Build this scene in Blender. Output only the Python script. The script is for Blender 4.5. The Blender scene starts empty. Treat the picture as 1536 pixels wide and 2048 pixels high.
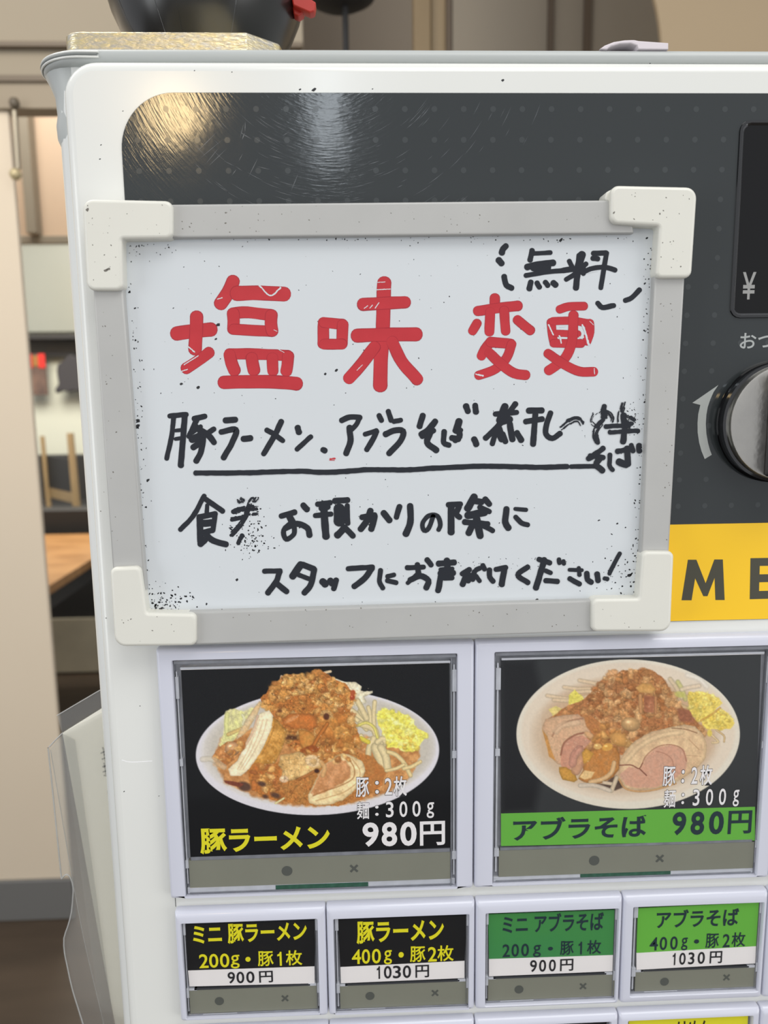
import bpy, math, random
import numpy as np
from mathutils import Vector, Matrix

random.seed(7)
RNG = np.random.RandomState(11)
COL = bpy.context.scene.collection
SC = bpy.context.scene

# ------------------------------------------------------------------ camera
# machine coordinates are millimetres: x right, y into the room, z up; z = 0 is BASE above the floor
BASE = 1441.34
FPX = 1538.0
CAM = np.array([-17.993, -266.207, -91.336])
PITCH, YAW, ROLL = -0.151919, 0.0360185, -0.0127248
F_ = np.array([math.sin(YAW)*math.cos(PITCH), math.cos(YAW)*math.cos(PITCH), math.sin(PITCH)])
R_ = np.array([math.cos(YAW), -math.sin(YAW), 0.0])
U_ = np.cross(R_, F_)
RX = math.cos(ROLL)*R_ + math.sin(ROLL)*U_
UX = -math.sin(ROLL)*R_ + math.cos(ROLL)*U_

def ray(u, v):
    return F_ + RX*(u-768)/FPX + UX*(1024-v)/FPX

def W(u, v, y=0.0):
    """point of the upright plane at depth y seen at photo pixel u, v -> (x, z) in mm"""
    d = ray(u, v); p = CAM + d*((y-CAM[1])/d[1])
    return (p[0], p[2])

def G(u, v, h):
    """point at height h (mm above the floor) seen at photo pixel u, v -> (x, y)"""
    d = ray(u, v); p = CAM + d*((h-BASE-CAM[2])/d[2])
    return (p[0], p[1])

def M3(x, y, z):
    return Vector((x/1000.0, y/1000.0, (z+BASE)/1000.0))

cam_d = bpy.data.cameras.new('camera'); cam = bpy.data.objects.new('camera', cam_d); COL.objects.link(cam)
cam_d.sensor_fit = 'VERTICAL'; cam_d.sensor_height = 36.0; cam_d.lens = 36.0*FPX/2048.0
cam_d.clip_start = 0.01; cam_d.clip_end = 60
cam.matrix_world = Matrix.Translation(M3(*CAM)) @ Matrix((
    (RX[0], UX[0], -F_[0]), (RX[1], UX[1], -F_[1]), (RX[2], UX[2], -F_[2]))).to_4x4()
cam_d.dof.use_dof = True
cam_d.dof.focus_distance = 0.272
cam_d.dof.aperture_fstop = cam_d.lens/1.9
SC.camera = cam

# ------------------------------------------------------------------ light
wd = bpy.data.worlds.new('world'); SC.world = wd; wd.use_nodes = True
bg = wd.node_tree.nodes['Background']
bg.inputs[0].default_value = (0.93, 0.95, 1.0, 1); bg.inputs[1].default_value = 0.62

def area(name, loc, aim, sx, sy, power, col):
    l = bpy.data.lights.new(name, 'AREA'); l.shape = 'RECTANGLE'; l.size = sx; l.size_y = sy
    l.energy = power; l.color = col
    o = bpy.data.objects.new(name, l); COL.objects.link(o)
    o.location = loc; o.rotation_euler = (Vector(aim)-Vector(loc)).to_track_quat('-Z', 'Y').to_euler()
    return o
area('ceiling_panel_light', (0.45, -0.85, 2.6), (0, 0.0, 1.2), 1.3, 0.7, 12, (1.0, 0.985, 0.95))
area('dining_fill', (-1.6, 3.2, 2.75), (-1.7, 3.9, 0.6), 1.4, 1.2, 95, (1.0, 0.95, 0.86))  # added fill, unseen, brightening the dining room
area('partition_fill', (-0.9, 0.35, 2.7), (-0.8, 1.6, 0.9), 1.0, 0.8, 15, (1.0, 0.95, 0.88))  # unseen lamp added to lift the partition and upper wall
area('right_fill', (2.3, -1.45, 1.1), (0.05, 0.0, 1.15), 1.5, 1.8, 17, (1.0, 0.99, 0.97))  # added soft fill from the right for the lower front
area('passage_fill', (-1.0, 2.05, 2.7), (-1.1, 2.6, 1.75), 0.6, 0.3, 9, (1.0, 0.94, 0.86))  # extra unseen lamp added to brighten the hanging wall
area('left_fill', (-2.1, -1.1, 1.3), (-0.1, 0.0, 1.2), 1.0, 1.6, 15, (0.95, 0.98, 1.0))  # window-sized fill added for the machine's left side

def mirror_point(u, v, back):
    """where a lamp hangs that the front plate mirrors towards the lens at that spot"""
    d = ray(u, v); p = CAM + d*(-CAM[1]/d[1]); q = p + np.array([d[0], -d[1], d[2]])/d[1]*back
    return M3(*q), M3(*p)
lp, la = mirror_point(350, 222, 1900)
l = bpy.data.lights.new('warm_bulb', 'AREA'); l.shape = 'DISK'; l.size = 0.13; l.energy = 1.5; l.color = (1.0, 0.72, 0.36)
o = bpy.data.objects.new('warm_bulb', l); COL.objects.link(o); o.location = lp; o.rotation_euler = (la-lp).to_track_quat('-Z', 'Y').to_euler()
lp, la = mirror_point(650, 120, 1900)
l = bpy.data.lights.new('tube_light', 'AREA'); l.shape = 'RECTANGLE'; l.size = 0.07; l.size_y = 0.45; l.energy = 0.9; l.color = (0.85, 0.93, 1.0)
o = bpy.data.objects.new('tube_light', l); COL.objects.link(o); o.location = lp; o.rotation_euler = (la-lp).to_track_quat('-Z', 'Y').to_euler()

SC.view_settings.view_transform = 'Standard'; SC.view_settings.look = 'None'
SC.view_settings.exposure = 0.07; SC.view_settings.gamma = 1.0; SC.view_settings.use_curve_mapping = False

# ------------------------------------------------------------------ materials
def lin(c):
    c = np.asarray(c, float)/255.0
    return np.where(c <= 0.04045, c/12.92, ((c+0.055)/1.055)**2.4)

def mat(name, rgb, rough=0.5, metal=0.0, spec=0.5, coat=0.0, coat_rough=0.1, var=0.0, vscale=40, bump=0.0, bscale=300, alpha=1.0, rvar=0.0, rgb2=None, stretch=None):
    m = bpy.data.materials.new(name); m.use_nodes = True
    nt = m.node_tree; b = nt.nodes['Principled BSDF']
    c = lin(rgb); b.inputs['Base Color'].default_value = (*c, 1)
    b.inputs['Roughness'].default_value = rough; b.inputs['Metallic'].default_value = metal
    b.inputs['Specular IOR Level'].default_value = spec
    b.inputs['Coat Weight'].default_value = coat; b.inputs['Coat Roughness'].default_value = coat_rough
    b.inputs['Alpha'].default_value = alpha
    tc = nt.nodes.new('ShaderNodeTexCoord'); vec = tc.outputs['Object']
    if stretch:
        mp = nt.nodes.new('ShaderNodeMapping'); mp.inputs['Scale'].default_value = stretch
        nt.links.new(vec, mp.inputs[0]); vec = mp.outputs[0]
    if var or rvar:
        n = nt.nodes.new('ShaderNodeTexNoise'); n.inputs['Scale'].default_value = vscale; n.inputs['Detail'].default_value = 5
        nt.links.new(vec, n.inputs['Vector'])
        if var:
            r = nt.nodes.new('ShaderNodeValToRGB')
            c2 = lin(rgb2) if rgb2 is not None else c*(1-var)
            r.color_ramp.elements[0].position = 0.3; r.color_ramp.elements[1].position = 0.7
            r.color_ramp.elements[0].color = (*c2, 1); r.color_ramp.elements[1].color = (*c, 1)
            nt.links.new(n.outputs[0], r.inputs[0]); nt.links.new(r.outputs[0], b.inputs['Base Color'])
        if rvar:
            mr = nt.nodes.new('ShaderNodeMapRange'); mr.inputs[3].default_value = max(0.02, rough-rvar); mr.inputs[4].default_value = rough+rvar
            nt.links.new(n.outputs[0], mr.inputs[0]); nt.links.new(mr.outputs[0], b.inputs['Roughness'])
    if bump:
        n2 = nt.nodes.new('ShaderNodeTexNoise'); n2.inputs['Scale'].default_value = bscale; n2.inputs['Detail'].default_value = 3
        nt.links.new(vec, n2.inputs['Vector'])
        bp = nt.nodes.new('ShaderNodeBump'); bp.inputs['Strength'].default_value = bump; bp.inputs['Distance'].default_value = 0.001
        nt.links.new(n2.outputs[0], bp.inputs['Height']); nt.links.new(bp.outputs[0], b.inputs['Normal'])
    return m

m_white = mat('white_enamel', (226, 227, 222), 0.22, coat=0.3, coat_rough=0.12, var=0.03, vscale=9)
m_lid = mat('grey_lid_plastic', (178, 182, 180), 0.35)
m_side = mat('body_side_paint', (222, 224, 221), 0.25)
m_bezel = mat('lavender_bezel', (208, 210, 222), 0.28, coat=0.3)
m_well = mat('clear_holder_back', (168, 171, 179), 0.25, coat=0.5, var=0.3, vscale=120)
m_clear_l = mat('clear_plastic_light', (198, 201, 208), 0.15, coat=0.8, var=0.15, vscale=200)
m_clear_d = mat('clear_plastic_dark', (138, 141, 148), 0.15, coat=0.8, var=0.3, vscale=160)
m_dark = mat('dark_gap', (60, 62, 66), 0.4)
m_black_print = mat('black_print', (26, 27, 29), 0.3)
m_strip = mat('status_strip_grey', (132, 133, 120), 0.3, var=0.05, vscale=60)
m_strip_dark = mat('status_mark_grey', (86, 89, 84), 0.35)
m_pcb = mat('green_board', (52, 98, 78), 0.4, var=0.4, vscale=400)
m_yel_txt = mat('yellow_lettering', (230, 222, 38), 0.35)
m_wht_txt = mat('white_lettering', (240, 237, 237), 0.35)
m_navy_txt = mat('navy_lettering', (34, 52, 60), 0.35)
m_blk_txt = mat('black_lettering', (38, 38, 42), 0.35)
m_green = mat('green_print', (106, 182, 70), 0.3, var=0.05, vscale=20)
m_green2 = mat('deep_green_print', (62, 136, 82), 0.3, var=0.10, vscale=20, rgb2=(70, 142, 70))
m_white_card = mat('white_card', (238, 234, 232), 0.35)
m_yellow_card = mat('yellow_card', (226, 220, 50), 0.35)
m_frame = mat('grey_vinyl_rail', (182, 182, 179), 0.38, var=0.05, vscale=60)
m_corner = mat('ivory_corner_plastic', (222, 221, 211), 0.35, var=0.03, vscale=50)
m_board = mat('whiteboard_enamel', (211, 216, 219), 0.16, coat=0.3, coat_rough=0.08, var=0.02, vscale=8)
m_grime = mat('grime_grey', (112, 108, 100), 0.6)
m_speck = mat('dried_ink', (30, 32, 36), 0.5)
m_menu_yellow = mat('yellow_strip', (250, 200, 16), 0.3, coat=0.3)
m_menu_txt = mat('charcoal_letter', (68, 66, 52), 0.35)
m_plate_txt = mat('silver_print', (166, 170, 168), 0.35)
m_arrow = mat('silver_arrow', (178, 182, 178), 0.35, var=0.06, vscale=60)
m_dot = mat('dot_print', (62, 66, 67), 0.14)
m_screen = mat('smoked_window', (15, 15, 16), 0.1, spec=0.35)
m_gloss_black = mat('gloss_black', (14, 15, 17), 0.12, coat=1.0, coat_rough=0.05)
m_yen = mat('yen_print', (150, 150, 148), 0.35)
m_steel = mat('brushed_steel', (196, 193, 186), 0.30, metal=1.0, var=0.12, vscale=90, rvar=0.1, bump=0.15, bscale=250)
m_chrome = mat('chrome_rim', (215, 208, 190), 0.1, metal=1.0)
m_ridge = mat('steel_ridge_side', (64, 62, 64), 0.3, metal=0.6)
m_metal_block = mat('galvanised_sheen', (232, 214, 160), 0.33, metal=1.0, var=0.3, vscale=350, rgb2=(196, 192, 184), bump=0.3, bscale=420, stretch=(1, 1, 3))  # cream streaks put warm reflections into the metal's colour
m_pot = mat('black_pot', (24, 24, 23), 0.28, coat=0.4, coat_rough=0.2, var=0.3, vscale=30)
m_red = mat('red_plastic', (176, 44, 34), 0.35)
m_clip = mat('white_clip_plastic', (216, 208, 212), 0.35)
m_paper = mat('paper', (246, 243, 230), 0.7)
m_ghost = mat('faint_print', (176, 174, 164), 0.7)
m_crack = mat('seam_dark', (96, 98, 98), 0.6)

def ink(name, rgb, transp):
    m = bpy.data.materials.new(name); m.use_nodes = True; nt = m.node_tree
    b = nt.nodes['Principled BSDF']; b.inputs['Base Color'].default_value = (*lin(rgb), 1); b.inputs['Roughness'].default_value = 0.3
    n = nt.nodes.new('ShaderNodeTexNoise'); n.inputs['Scale'].default_value = 90; n.inputs['Detail'].default_value = 6
    tc = nt.nodes.new('ShaderNodeTexCoord'); nt.links.new(tc.outputs['Object'], n.inputs['Vector'])
    mr = nt.nodes.new('ShaderNodeMapRange'); mr.inputs[1].default_value = 0.3; mr.inputs[2].default_value = 0.7
    mr.inputs[3].default_value = 1-transp*1.6; mr.inputs[4].default_value = 1-transp*0.4
    nt.links.new(n.outputs[0], mr.inputs[0]); nt.links.new(mr.outputs[0], b.inputs['Alpha'])
    return m
m_red_ink = ink('red_marker_ink', (200, 52, 60), 0.12)
m_black_ink = ink('black_marker_ink', (26, 30, 38), 0.02)
m_grey_ink = ink('worn_marker_ink', (62, 66, 72), 0.15)

def clear_sheet(name, tint, haze, rough=0.05, fac=0.5):
    m = bpy.data.materials.new(name); m.use_nodes = True; nt = m.node_tree; nt.nodes.clear()
    out = nt.nodes.new('ShaderNodeOutputMaterial')
    tr = nt.nodes.new('ShaderNodeBsdfTransparent'); tr.inputs[0].default_value = (*tint, 1)
    gl = nt.nodes.new('ShaderNodeBsdfGlossy'); gl.inputs['Roughness'].default_value = rough
    df = nt.nodes.new('ShaderNodeBsdfDiffuse'); df.inputs[0].default_value = (0.75, 0.75, 0.73, 1)
    fr = nt.nodes.new('ShaderNodeFresnel'); fr.inputs[0].default_value = 1.45
    mx0 = nt.nodes.new('ShaderNodeMixShader'); mx0.inputs[0].default_value = haze
    nt.links.new(tr.outputs[0], mx0.inputs[1]); nt.links.new(df.outputs[0], mx0.inputs[2])
    mx = nt.nodes.new('ShaderNodeMixShader')
    ml = nt.nodes.new('ShaderNodeMath'); ml.operation = 'MULTIPLY'; ml.inputs[1].default_value = fac
    nt.links.new(fr.outputs[0], ml.inputs[0]); nt.links.new(ml.outputs[0], mx.inputs[0])
    nt.links.new(mx0.outputs[0], mx.inputs[1]); nt.links.new(gl.outputs[0], mx.inputs[2])
    nt.links.new(mx.outputs[0], out.inputs[0]); return m
m_cover = clear_sheet('clear_cover', (1.0, 1.0, 1.0), 0.0, 0.06, 0.2)
m_film = clear_sheet('clear_film', (0.97, 0.97, 0.96), 0.10, 0.12, 0.35)
m_film_edge = clear_sheet('clear_film_edge', (0.8, 0.8, 0.8), 0.55, 0.1, 1.0)

def plate_material():
    """dark printed plate: glossy, with wiped-in curved scratches that stretch the lamps' highlights"""
    m = mat('dark_printed_plate', (50, 54, 55), 0.3, spec=0.5); nt = m.node_tree; b = nt.nodes['Principled BSDF']
    tc = nt.nodes.new('ShaderNodeTexCoord')
    sep = nt.nodes.new('ShaderNodeSeparateXYZ')
    mp = nt.nodes.new('ShaderNodeMapping'); nt.links.new(tc.outputs['Generated'], mp.inputs[0])
    # generated 0..1 over the plate -> metres about a centre above the plate top
    mp.inputs['Location'].default_value = (-0.066*0.42/0.42, 0, 0); mp.inputs['Scale'].default_value = (1, 1, 1)
    nt.links.new(tc.outputs['Object'], sep.inputs[0])
    def math_(op, a, b_=None, c=None):
        n = nt.nodes.new('ShaderNodeMath'); n.operation = op
        for i, x in enumerate((a, b_, c)):
            if x is None: continue
            if isinstance(x, (int, float)): n.inputs[i].default_value = x
            else: nt.links.new(x, n.inputs[i])
        return n.outputs[0]
    dx = math_('SUBTRACT', sep.outputs[0], PLATE_C[0]); dz = math_('SUBTRACT', sep.outputs[2], PLATE_C[1])
    r = math_('SQRT', math_('ADD', math_('MULTIPLY', dx, dx), math_('MULTIPLY', dz, dz)))
    a = math_('ARCTAN2', dz, dx)
    cb = nt.nodes.new('ShaderNodeCombineXYZ'); nt.links.new(math_('MULTIPLY', r, 1500.0), cb.inputs[0]); nt.links.new(math_('MULTIPLY', a, 7.0), cb.inputs[1])
    n1 = nt.nodes.new('ShaderNodeTexNoise'); n1.inputs['Scale'].default_value = 1.0; n1.inputs['Detail'].default_value = 3
    nt.links.new(cb.outputs[0], n1.inputs['Vector'])
    n2 = nt.nodes.new('ShaderNodeTexNoise'); n2.inputs['Scale'].default_value = 60; n2.inputs['Detail'].default_value = 4
    nt.links.new(tc.outputs['Object'], n2.inputs['Vector'])
    n3 = nt.nodes.new('ShaderNodeTexNoise'); n3.inputs['Scale'].default_value = 25; nt.links.new(tc.outputs['Object'], n3.inputs['Vector'])
    mask = nt.nodes.new('ShaderNodeMapRange'); mask.inputs[1].default_value = 0.16; mask.inputs[2].default_value = 0.05
    mask.inputs[3].default_value = 0.0; mask.inputs[4].default_value = 1.0; nt.links.new(r, mask.inputs[0])
    h = math_('MULTIPLY', math_('POWER', n1.outputs[0], 2.0), math_('MULTIPLY', mask.outputs[0], n3.outputs[0]))
    h2 = math_('ADD', math_('MULTIPLY', h, 1.6), math_('MULTIPLY', n2.outputs[0], 2.2))
    bp = nt.nodes.new('ShaderNodeBump'); bp.inputs['Strength'].default_value = 0.5; bp.inputs['Distance'].default_value = 0.00006
    nt.links.new(h2, bp.inputs['Height']); nt.links.new(bp.outputs[0], b.inputs['Normal'])
    b.inputs['Roughness'].default_value = 0.085
    return m

def vcol_material():
    m = mat('printed_photo', (128, 128, 128), 0.35, spec=0.3); nt = m.node_tree; b = nt.nodes['Principled BSDF']
    a = nt.nodes.new('ShaderNodeAttribute'); a.attribute_name = 'print'
    nt.links.new(a.outputs['Color'], b.inputs['Base Color']); return m
m_photo = vcol_material()

# ------------------------------------------------------------------ builders
WLOC = {}
def put(name, verts, faces, m, parent=None, smooth=None, **props):
    """verts in mm (machine coordinates); origin at the mesh's centre"""
    v = np.asarray(verts, float)
    c = (v.min(0)+v.max(0))/2
    me = bpy.data.meshes.new(name); me.from_pydata(((v-c)/1000.0).tolist(), [], faces); me.materials.append(m)
    if smooth is not None:
        me.polygons.foreach_set('use_smooth', [True]*len(me.polygons)); me.set_sharp_from_angle(angle=math.radians(smooth))
    me.update()
    o = bpy.data.objects.new(name, me); COL.objects.link(o)
    w = M3(*c)
    if parent is not None:
        o.parent = parent; o.location = w - WLOC[parent.name]
    else:
        o.location = w
    WLOC[o.name] = w
    for k, x in props.items(): o[k] = x
    return o

def thing(name, label, cat, x, y, z, group=None):
    o = bpy.data.objects.new(name, None); COL.objects.link(o); o.location = M3(x, y, z); WLOC[o.name] = o.location.copy()
    o.empty_display_size = 0.02
    o['label'] = label; o['category'] = cat
    if group: o['group'] = group
    return o

def tag(o, label, cat, group=None):
    o['label'] = label; o['category'] = cat
    if group: o['group'] = group
    return o

def box_vf(x0, x1, y0, y1, z0, z1):
    v = [(x, y, z) for x in (x0, x1) for y in (y0, y1) for z in (z0, z1)]
    f = [(0, 1, 3, 2), (4, 6, 7, 5), (0, 4, 5, 1), (2, 3, 7, 6), (0, 2, 6, 4), (1, 5, 7, 3)]
    return v, f

def box(name, x0, x1, y0, y1, z0, z1, m, parent=None, bevel=0, **props):
    v, f = box_vf(min(x0, x1), max(x0, x1), min(y0, y1), max(y0, y1), min(z0, z1), max(z0, z1))
    o = put(name, v, f, m, parent, **props)
    if bevel: add_bevel(o, bevel)
    return o

def add_bevel(o, w, seg=3, ang=35):
    b = o.modifiers.new('edge', 'BEVEL'); b.width = w/1000.0; b.segments = seg; b.limit_method = 'ANGLE'; b.angle_limit = math.radians(ang)
    o.data.polygons.foreach_set('use_smooth', [True]*len(o.data.polygons)); b.harden_normals = True

def round_poly(pts, radii, n=6):
    """round the corners of a 2-D polygon"""
    out = []; N = len(pts)
    if not hasattr(radii, '__len__'): radii = [radii]*N
    for i in range(N):
        p = np.array(pts[i], float); a = np.array(pts[i-1], float); b = np.array(pts[(i+1) % N], float)
        r = radii[i]
        da = a-p; db = b-p; la = np.linalg.norm(da); lb = np.linalg.norm(db); da /= la; db /= lb
        ang = math.acos(max(-1, min(1, float(da@db))))
        t = min(r/max(math.tan(ang/2), 1e-3), la*0.48, lb*0.48)
        if r <= 0: out.append(tuple(p)); continue
        p0 = p+da*t; p1 = p+db*t
        for k in range(n+1):
            s = k/n; out.append(tuple((1-s)**2*p0+2*s*(1-s)*p+s*s*p1)) if n < 3 else None
            if n >= 3:
                # true arc
                bis = da+db; bl = np.linalg.norm(bis)
                if bl < 1e-6: out.append(tuple(p0*(1-s)+p1*s)); continue
                rr = t*math.tan(ang/2); c = p+bis/bl*(rr/max(math.sin(ang/2), 1e-6))
                v0 = p0-c; v1 = p1-c
                th = math.atan2(v0[0]*v1[1]-v0[1]*v1[0], v0@v1)*s
                out.append((c[0]+v0[0]*math.cos(th)-v0[1]*math.sin(th), c[1]+v0[0]*math.sin(th)+v0[1]*math.cos(th)))
    return out

def area2(p):
    p = np.asarray(p); x = p[:, 0]; y = p[:, 1]
    return 0.5*float(np.sum(x*np.roll(y, -1)-np.roll(x, -1)*y))

def inset(pts, d):
    p = np.asarray(pts, float)
    if area2(p) < 0: p = p[::-1]
    a = p-np.roll(p, 1, 0); b = np.roll(p, -1, 0)-p
    na = np.stack([-a[:, 1], a[:, 0]], 1); nb = np.stack([-b[:, 1], b[:, 0]], 1)
    na /= np.linalg.norm(na, axis=1)[:, None]+1e-9; nb /= np.linalg.norm(nb, axis=1)[:, None]+1e-9
    n = na+nb; n /= np.linalg.norm(n, axis=1)[:, None]+1e-9
    k = 1/np.maximum(0.4, (n*na).sum(1))
    return p+n*(d*k)[:, None]

def prism_vf(pts, yb, yf, bev=0.0, seg=3):
    """solid with an x-z outline, back at depth yb, front at depth yf (yf < yb), rounded front edge"""
    p = np.asarray(pts, float)
    if area2(p) < 0: p = p[::-1]
    loops = [(p, yb)]
    if bev > 0:
        for k in range(seg+1):
            t = k/seg*math.pi/2
            loops.append((inset(p, bev*(1-math.cos(t))), yf+bev*(1-math.sin(t))))
    else: loops.append((p, yf))
    n = len(p); v = []; f = []
    for q, y in loops: v += [(a, y, b) for a, b in q]
    for i in range(len(loops)-1):
        for k in range(n):
            k2 = (k+1) % n; f.append((i*n+k, i*n+k2, (i+1)*n+k2, (i+1)*n+k))
    f.append(tuple(range((len(loops)-1)*n, len(loops)*n))); f.append(tuple(reversed(range(n))))
    return v, f

def prism(name, pts, yb, yf, m, parent=None, bev=0.0, seg=3, **props):
    v, f = prism_vf(pts, yb, yf, bev, seg)
    o = put(name, v, f, m, parent, smooth=50 if bev else None, **props)
    for i in (-1, -2): o.data.polygons[i].use_smooth = False
    return o

def loft(name, loops, m, parent=None, smooth=45, cap=True, **props):
    n = len(loops[0]); v = [p for L in loops for p in L]; f = []
    for i in range(len(loops)-1):
        for k in range(n):
            k2 = (k+1) % n; f.append((i*n+k, i*n+k2, (i+1)*n+k2, (i+1)*n+k))
    if cap: f.append(tuple(reversed(range(n)))); f.append(tuple(range((len(loops)-1)*n, len(loops)*n)))
    o = put(name, v, f, m, parent, smooth=smooth, **props)
    if cap:
        for i in (-1, -2): o.data.polygons[i].use_smooth = False
    return o

def rr(x0, x1, z0, z1, r, n=4):
    return round_poly([(x0, z0), (x1, z0), (x1, z1), (x0, z1)], r, n)

def ring(name, levels, m, parent=None, **props):
    """levels: (x0, x1, z0, z1, r, y): nested rounded rectangles skinned into a frame"""
    loops = [[(a, L[5], b) for a, b in rr(*L[:5])] for L in levels]
    return loft(name, loops, m, parent, smooth=40, cap=False, **props)

def tube(path, r, n=10):
    path = [np.array(p, float) for p in path]; v = []; f = []
    for i, p in enumerate(path):
        t = path[min(i+1, len(path)-1)]-path[max(i-1, 0)]; t /= np.linalg.norm(t)
        a = np.cross(t, (0, 0, 1)) if abs(t[2]) < 0.9 else np.cross(t, (1, 0, 0)); a /= np.linalg.norm(a); b = np.cross(t, a)
        rad = r[i] if hasattr(r, '__len__') else r
        for k in range(n):
            th = 2*math.pi*k/n; v.append(tuple(p+rad*(a*math.cos(th)+b*math.sin(th))))
    for i in range(len(path)-1):
        for k in range(n):
            k2 = (k+1) % n; f.append((i*n+k, i*n+k2, (i+1)*n+k2, (i+1)*n+k))
    f.append(tuple(reversed(range(n)))); f.append(tuple(range((len(path)-1)*n, len(path)*n)))
    return v, f

def lathe(profile, cx, cy, n=48):
    v = []; f = []
    for r, z in profile:
        for k in range(n):
            th = 2*math.pi*k/n; v.append((cx+r*math.cos(th), cy+r*math.sin(th), z))
    for i in range(len(profile)-1):
        for k in range(n):
            k2 = (k+1) % n; f.append((i*n+k, i*n+k2, (i+1)*n+k2, (i+1)*n+k))
    f.append(tuple(reversed(range(n)))); f.append(tuple(range((len(profile)-1)*n, len(profile)*n)))
    return v, f

# ---- writing
_tc = {}
def glyphs(body, bold, flat=False):
    key = (body, bold)
    if key in _tc: return _tc[key]
    c = bpy.data.curves.new('t', 'FONT'); c.body = body; c.size = 1.0; c.offset = bold; c.resolution_u = 4
    o = bpy.data.objects.new('t', c); COL.objects.link(o); bpy.context.view_layer.update()
    me = bpy.data.meshes.new_from_object(o)
    v = np.array([x.co[:2] for x in me.vertices]); f = [tuple(p.vertices) for p in me.polygons]
    bpy.data.objects.remove(o); bpy.data.meshes.remove(me); bpy.data.curves.remove(c)
    _tc[key] = (v, f); return v, f

def letters(name, body, bl, tr, y, m, parent, bold=0.02, grow=0.0, zoff=0.0, **props):
    """flat lettering whose box runs from photo pixel bl to photo pixel tr on the plane at depth y"""
    v, f = glyphs(body, bold+grow)
    v0, _ = glyphs(body, bold)
    x0, z0 = W(*bl, y); x1, z1 = W(*tr, y)
    lo = v0.min(0); hi = v0.max(0)
    sx = (x1-x0)/(hi[0]-lo[0]); sz = (z1-z0)/(hi[1]-lo[1])
    q = [(x0+(a-lo[0])*sx, y+zoff, z0+(b-lo[1])*sz) for a, b in v]
    return put(name, q, f, m, parent, **props)

def smooth_path(pts, step):
    p = np.asarray(pts, float)
    if len(p) > 2:
        q = [p[0]]; P = np.vstack([2*p[0]-p[1], p, 2*p[-1]-p[-2]])
        for i in range(1, len(P)-2):
            L = np.linalg.norm(P[i+1]-P[i]); n = max(2, int(L/step))
            for k in range(1, n+1):
                t = k/n; a, b, c, d = P[i-1:i+3]
                q.append(0.5*((2*b)+(-a+c)*t+(2*a-5*b+4*c-d)*t*t+(-a+3*b-3*c+d)*t**3))
        return np.array(q)
    L = np.linalg.norm(p[1]-p[0]); n = max(2, int(L/step)); t = np.linspace(0, 1, n+1)[:, None]
    return p[0]*(1-t)+p[1]*t

def stroke_vf(pts, w, wob=0.06):
    """round-ended pen stroke -> 2-D verts and faces (photo pixels)"""
    c = smooth_path(pts, w*0.35)
    t = np.gradient(c, axis=0); t /= np.linalg.norm(t, axis=1)[:, None]+1e-9
    nrm = np.stack([-t[:, 1], t[:, 0]], 1); h = w/2
    wl = h*(1+wob*RNG.randn(len(c))); wr = h*(1+wob*RNG.randn(len(c)))
    k = np.array([0.25, 0.5, 0.25])
    if len(c) > 3: wl[1:-1] = np.convolve(wl, k, 'valid'); wr[1:-1] = np.convolve(wr, k, 'valid')
    L = c+nrm*wl[:, None]; R = c-nrm*wr[:, None]
    v = []; f = []
    for a, b in zip(L, R): v += [tuple(a), tuple(b)]
    for i in range(len(c)-1): f.append((2*i, 2*i+1, 2*i+3, 2*i+2))
    for (cc, tt, nn, ia, ib, sgn) in ((c[0], t[0], nrm[0], 1, 0, -1), (c[-1], t[-1], nrm[-1], 2*len(c)-2, 2*len(c)-1, 1)):
        va = np.array(v[ia]); vb = np.array(v[ib]); mid = (va+vb)/2; rad = np.linalg.norm(va-vb)/2; d = (va-mid)/(rad+1e-9); e = tt*sgn
        loop = [ia]
        for k_ in range(1, 7):
            th = math.pi*k_/7; v.append(tuple(mid+rad*(d*math.cos(th)+e*math.sin(th)*0.9))); loop.append(len(v)-1)
        loop.append(ib); f.append(tuple(loop))
    return v, f

_layer = [0]
def handwriting(name, strokes, ox, oy, s, y, m, parent, dy=0.012, wob=0.06, wk=1.0, **props):
    """strokes: (points, width) in a zoomed crop with origin ox, oy and scale s"""
    V = []; Fc = []
    for pts, w in strokes:
        p = [(ox+a/s, oy+b/s) for a, b in pts]
        v, f = stroke_vf(p, w*wk/s, wob); _layer[0] += 1
        yy = y-dy*(1+len(V) % 1)-0.0006*(_layer[0] % 400)
        b0 = len(V)
        for a, b in v:
            x, z = W(a, b, y); V.append((x, yy, z))
        Fc += [tuple(i+b0 for i in q) for q in f]
    return put(name, V, Fc, m, parent, **props)

# ------------------------------------------------------------------ room (structure)
m_floor = mat('dark_wood_floor', (84, 70, 56), 0.45, var=0.3, vscale=3, stretch=(1, 6, 1))
m_wall_cream = mat('cream_partition', (222, 206, 182), 0.6, var=0.03, vscale=2)
m_wall_beige = mat('beige_wall', (158, 146, 126), 0.7, var=0.04, vscale=3)
m_wall_taupe = mat('taupe_wall', (128, 117, 102), 0.7, var=0.08, vscale=3)
m_wall_tan = mat('tan_wall', (176, 155, 124), 0.7, var=0.03, vscale=3)
m_wall_pink = mat('pinkish_panel', (214, 190, 164), 0.6, var=0.03, vscale=2)
m_rail = mat('rail_taupe', (150, 136, 114), 0.5)
m_rail_dark = mat('rail_dark', (112, 98, 80), 0.5)
m_post_grey = mat('grey_post', (146, 138, 122), 0.5)
m_base = mat('grey_baseboard', (112, 111, 108), 0.5)
m_far_panel = mat('far_grey_panel', (146, 148, 138), 0.25, coat=0.5)
m_far_white = mat('far_white_wall', (206, 208, 192), 0.6)
m_wood_frame = mat('ochre_wood', (128, 108, 76), 0.5, var=0.15, vscale=8)
m_wood_chair = mat('pale_wood', (158, 136, 100), 0.5, var=0.12, vscale=10)
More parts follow.
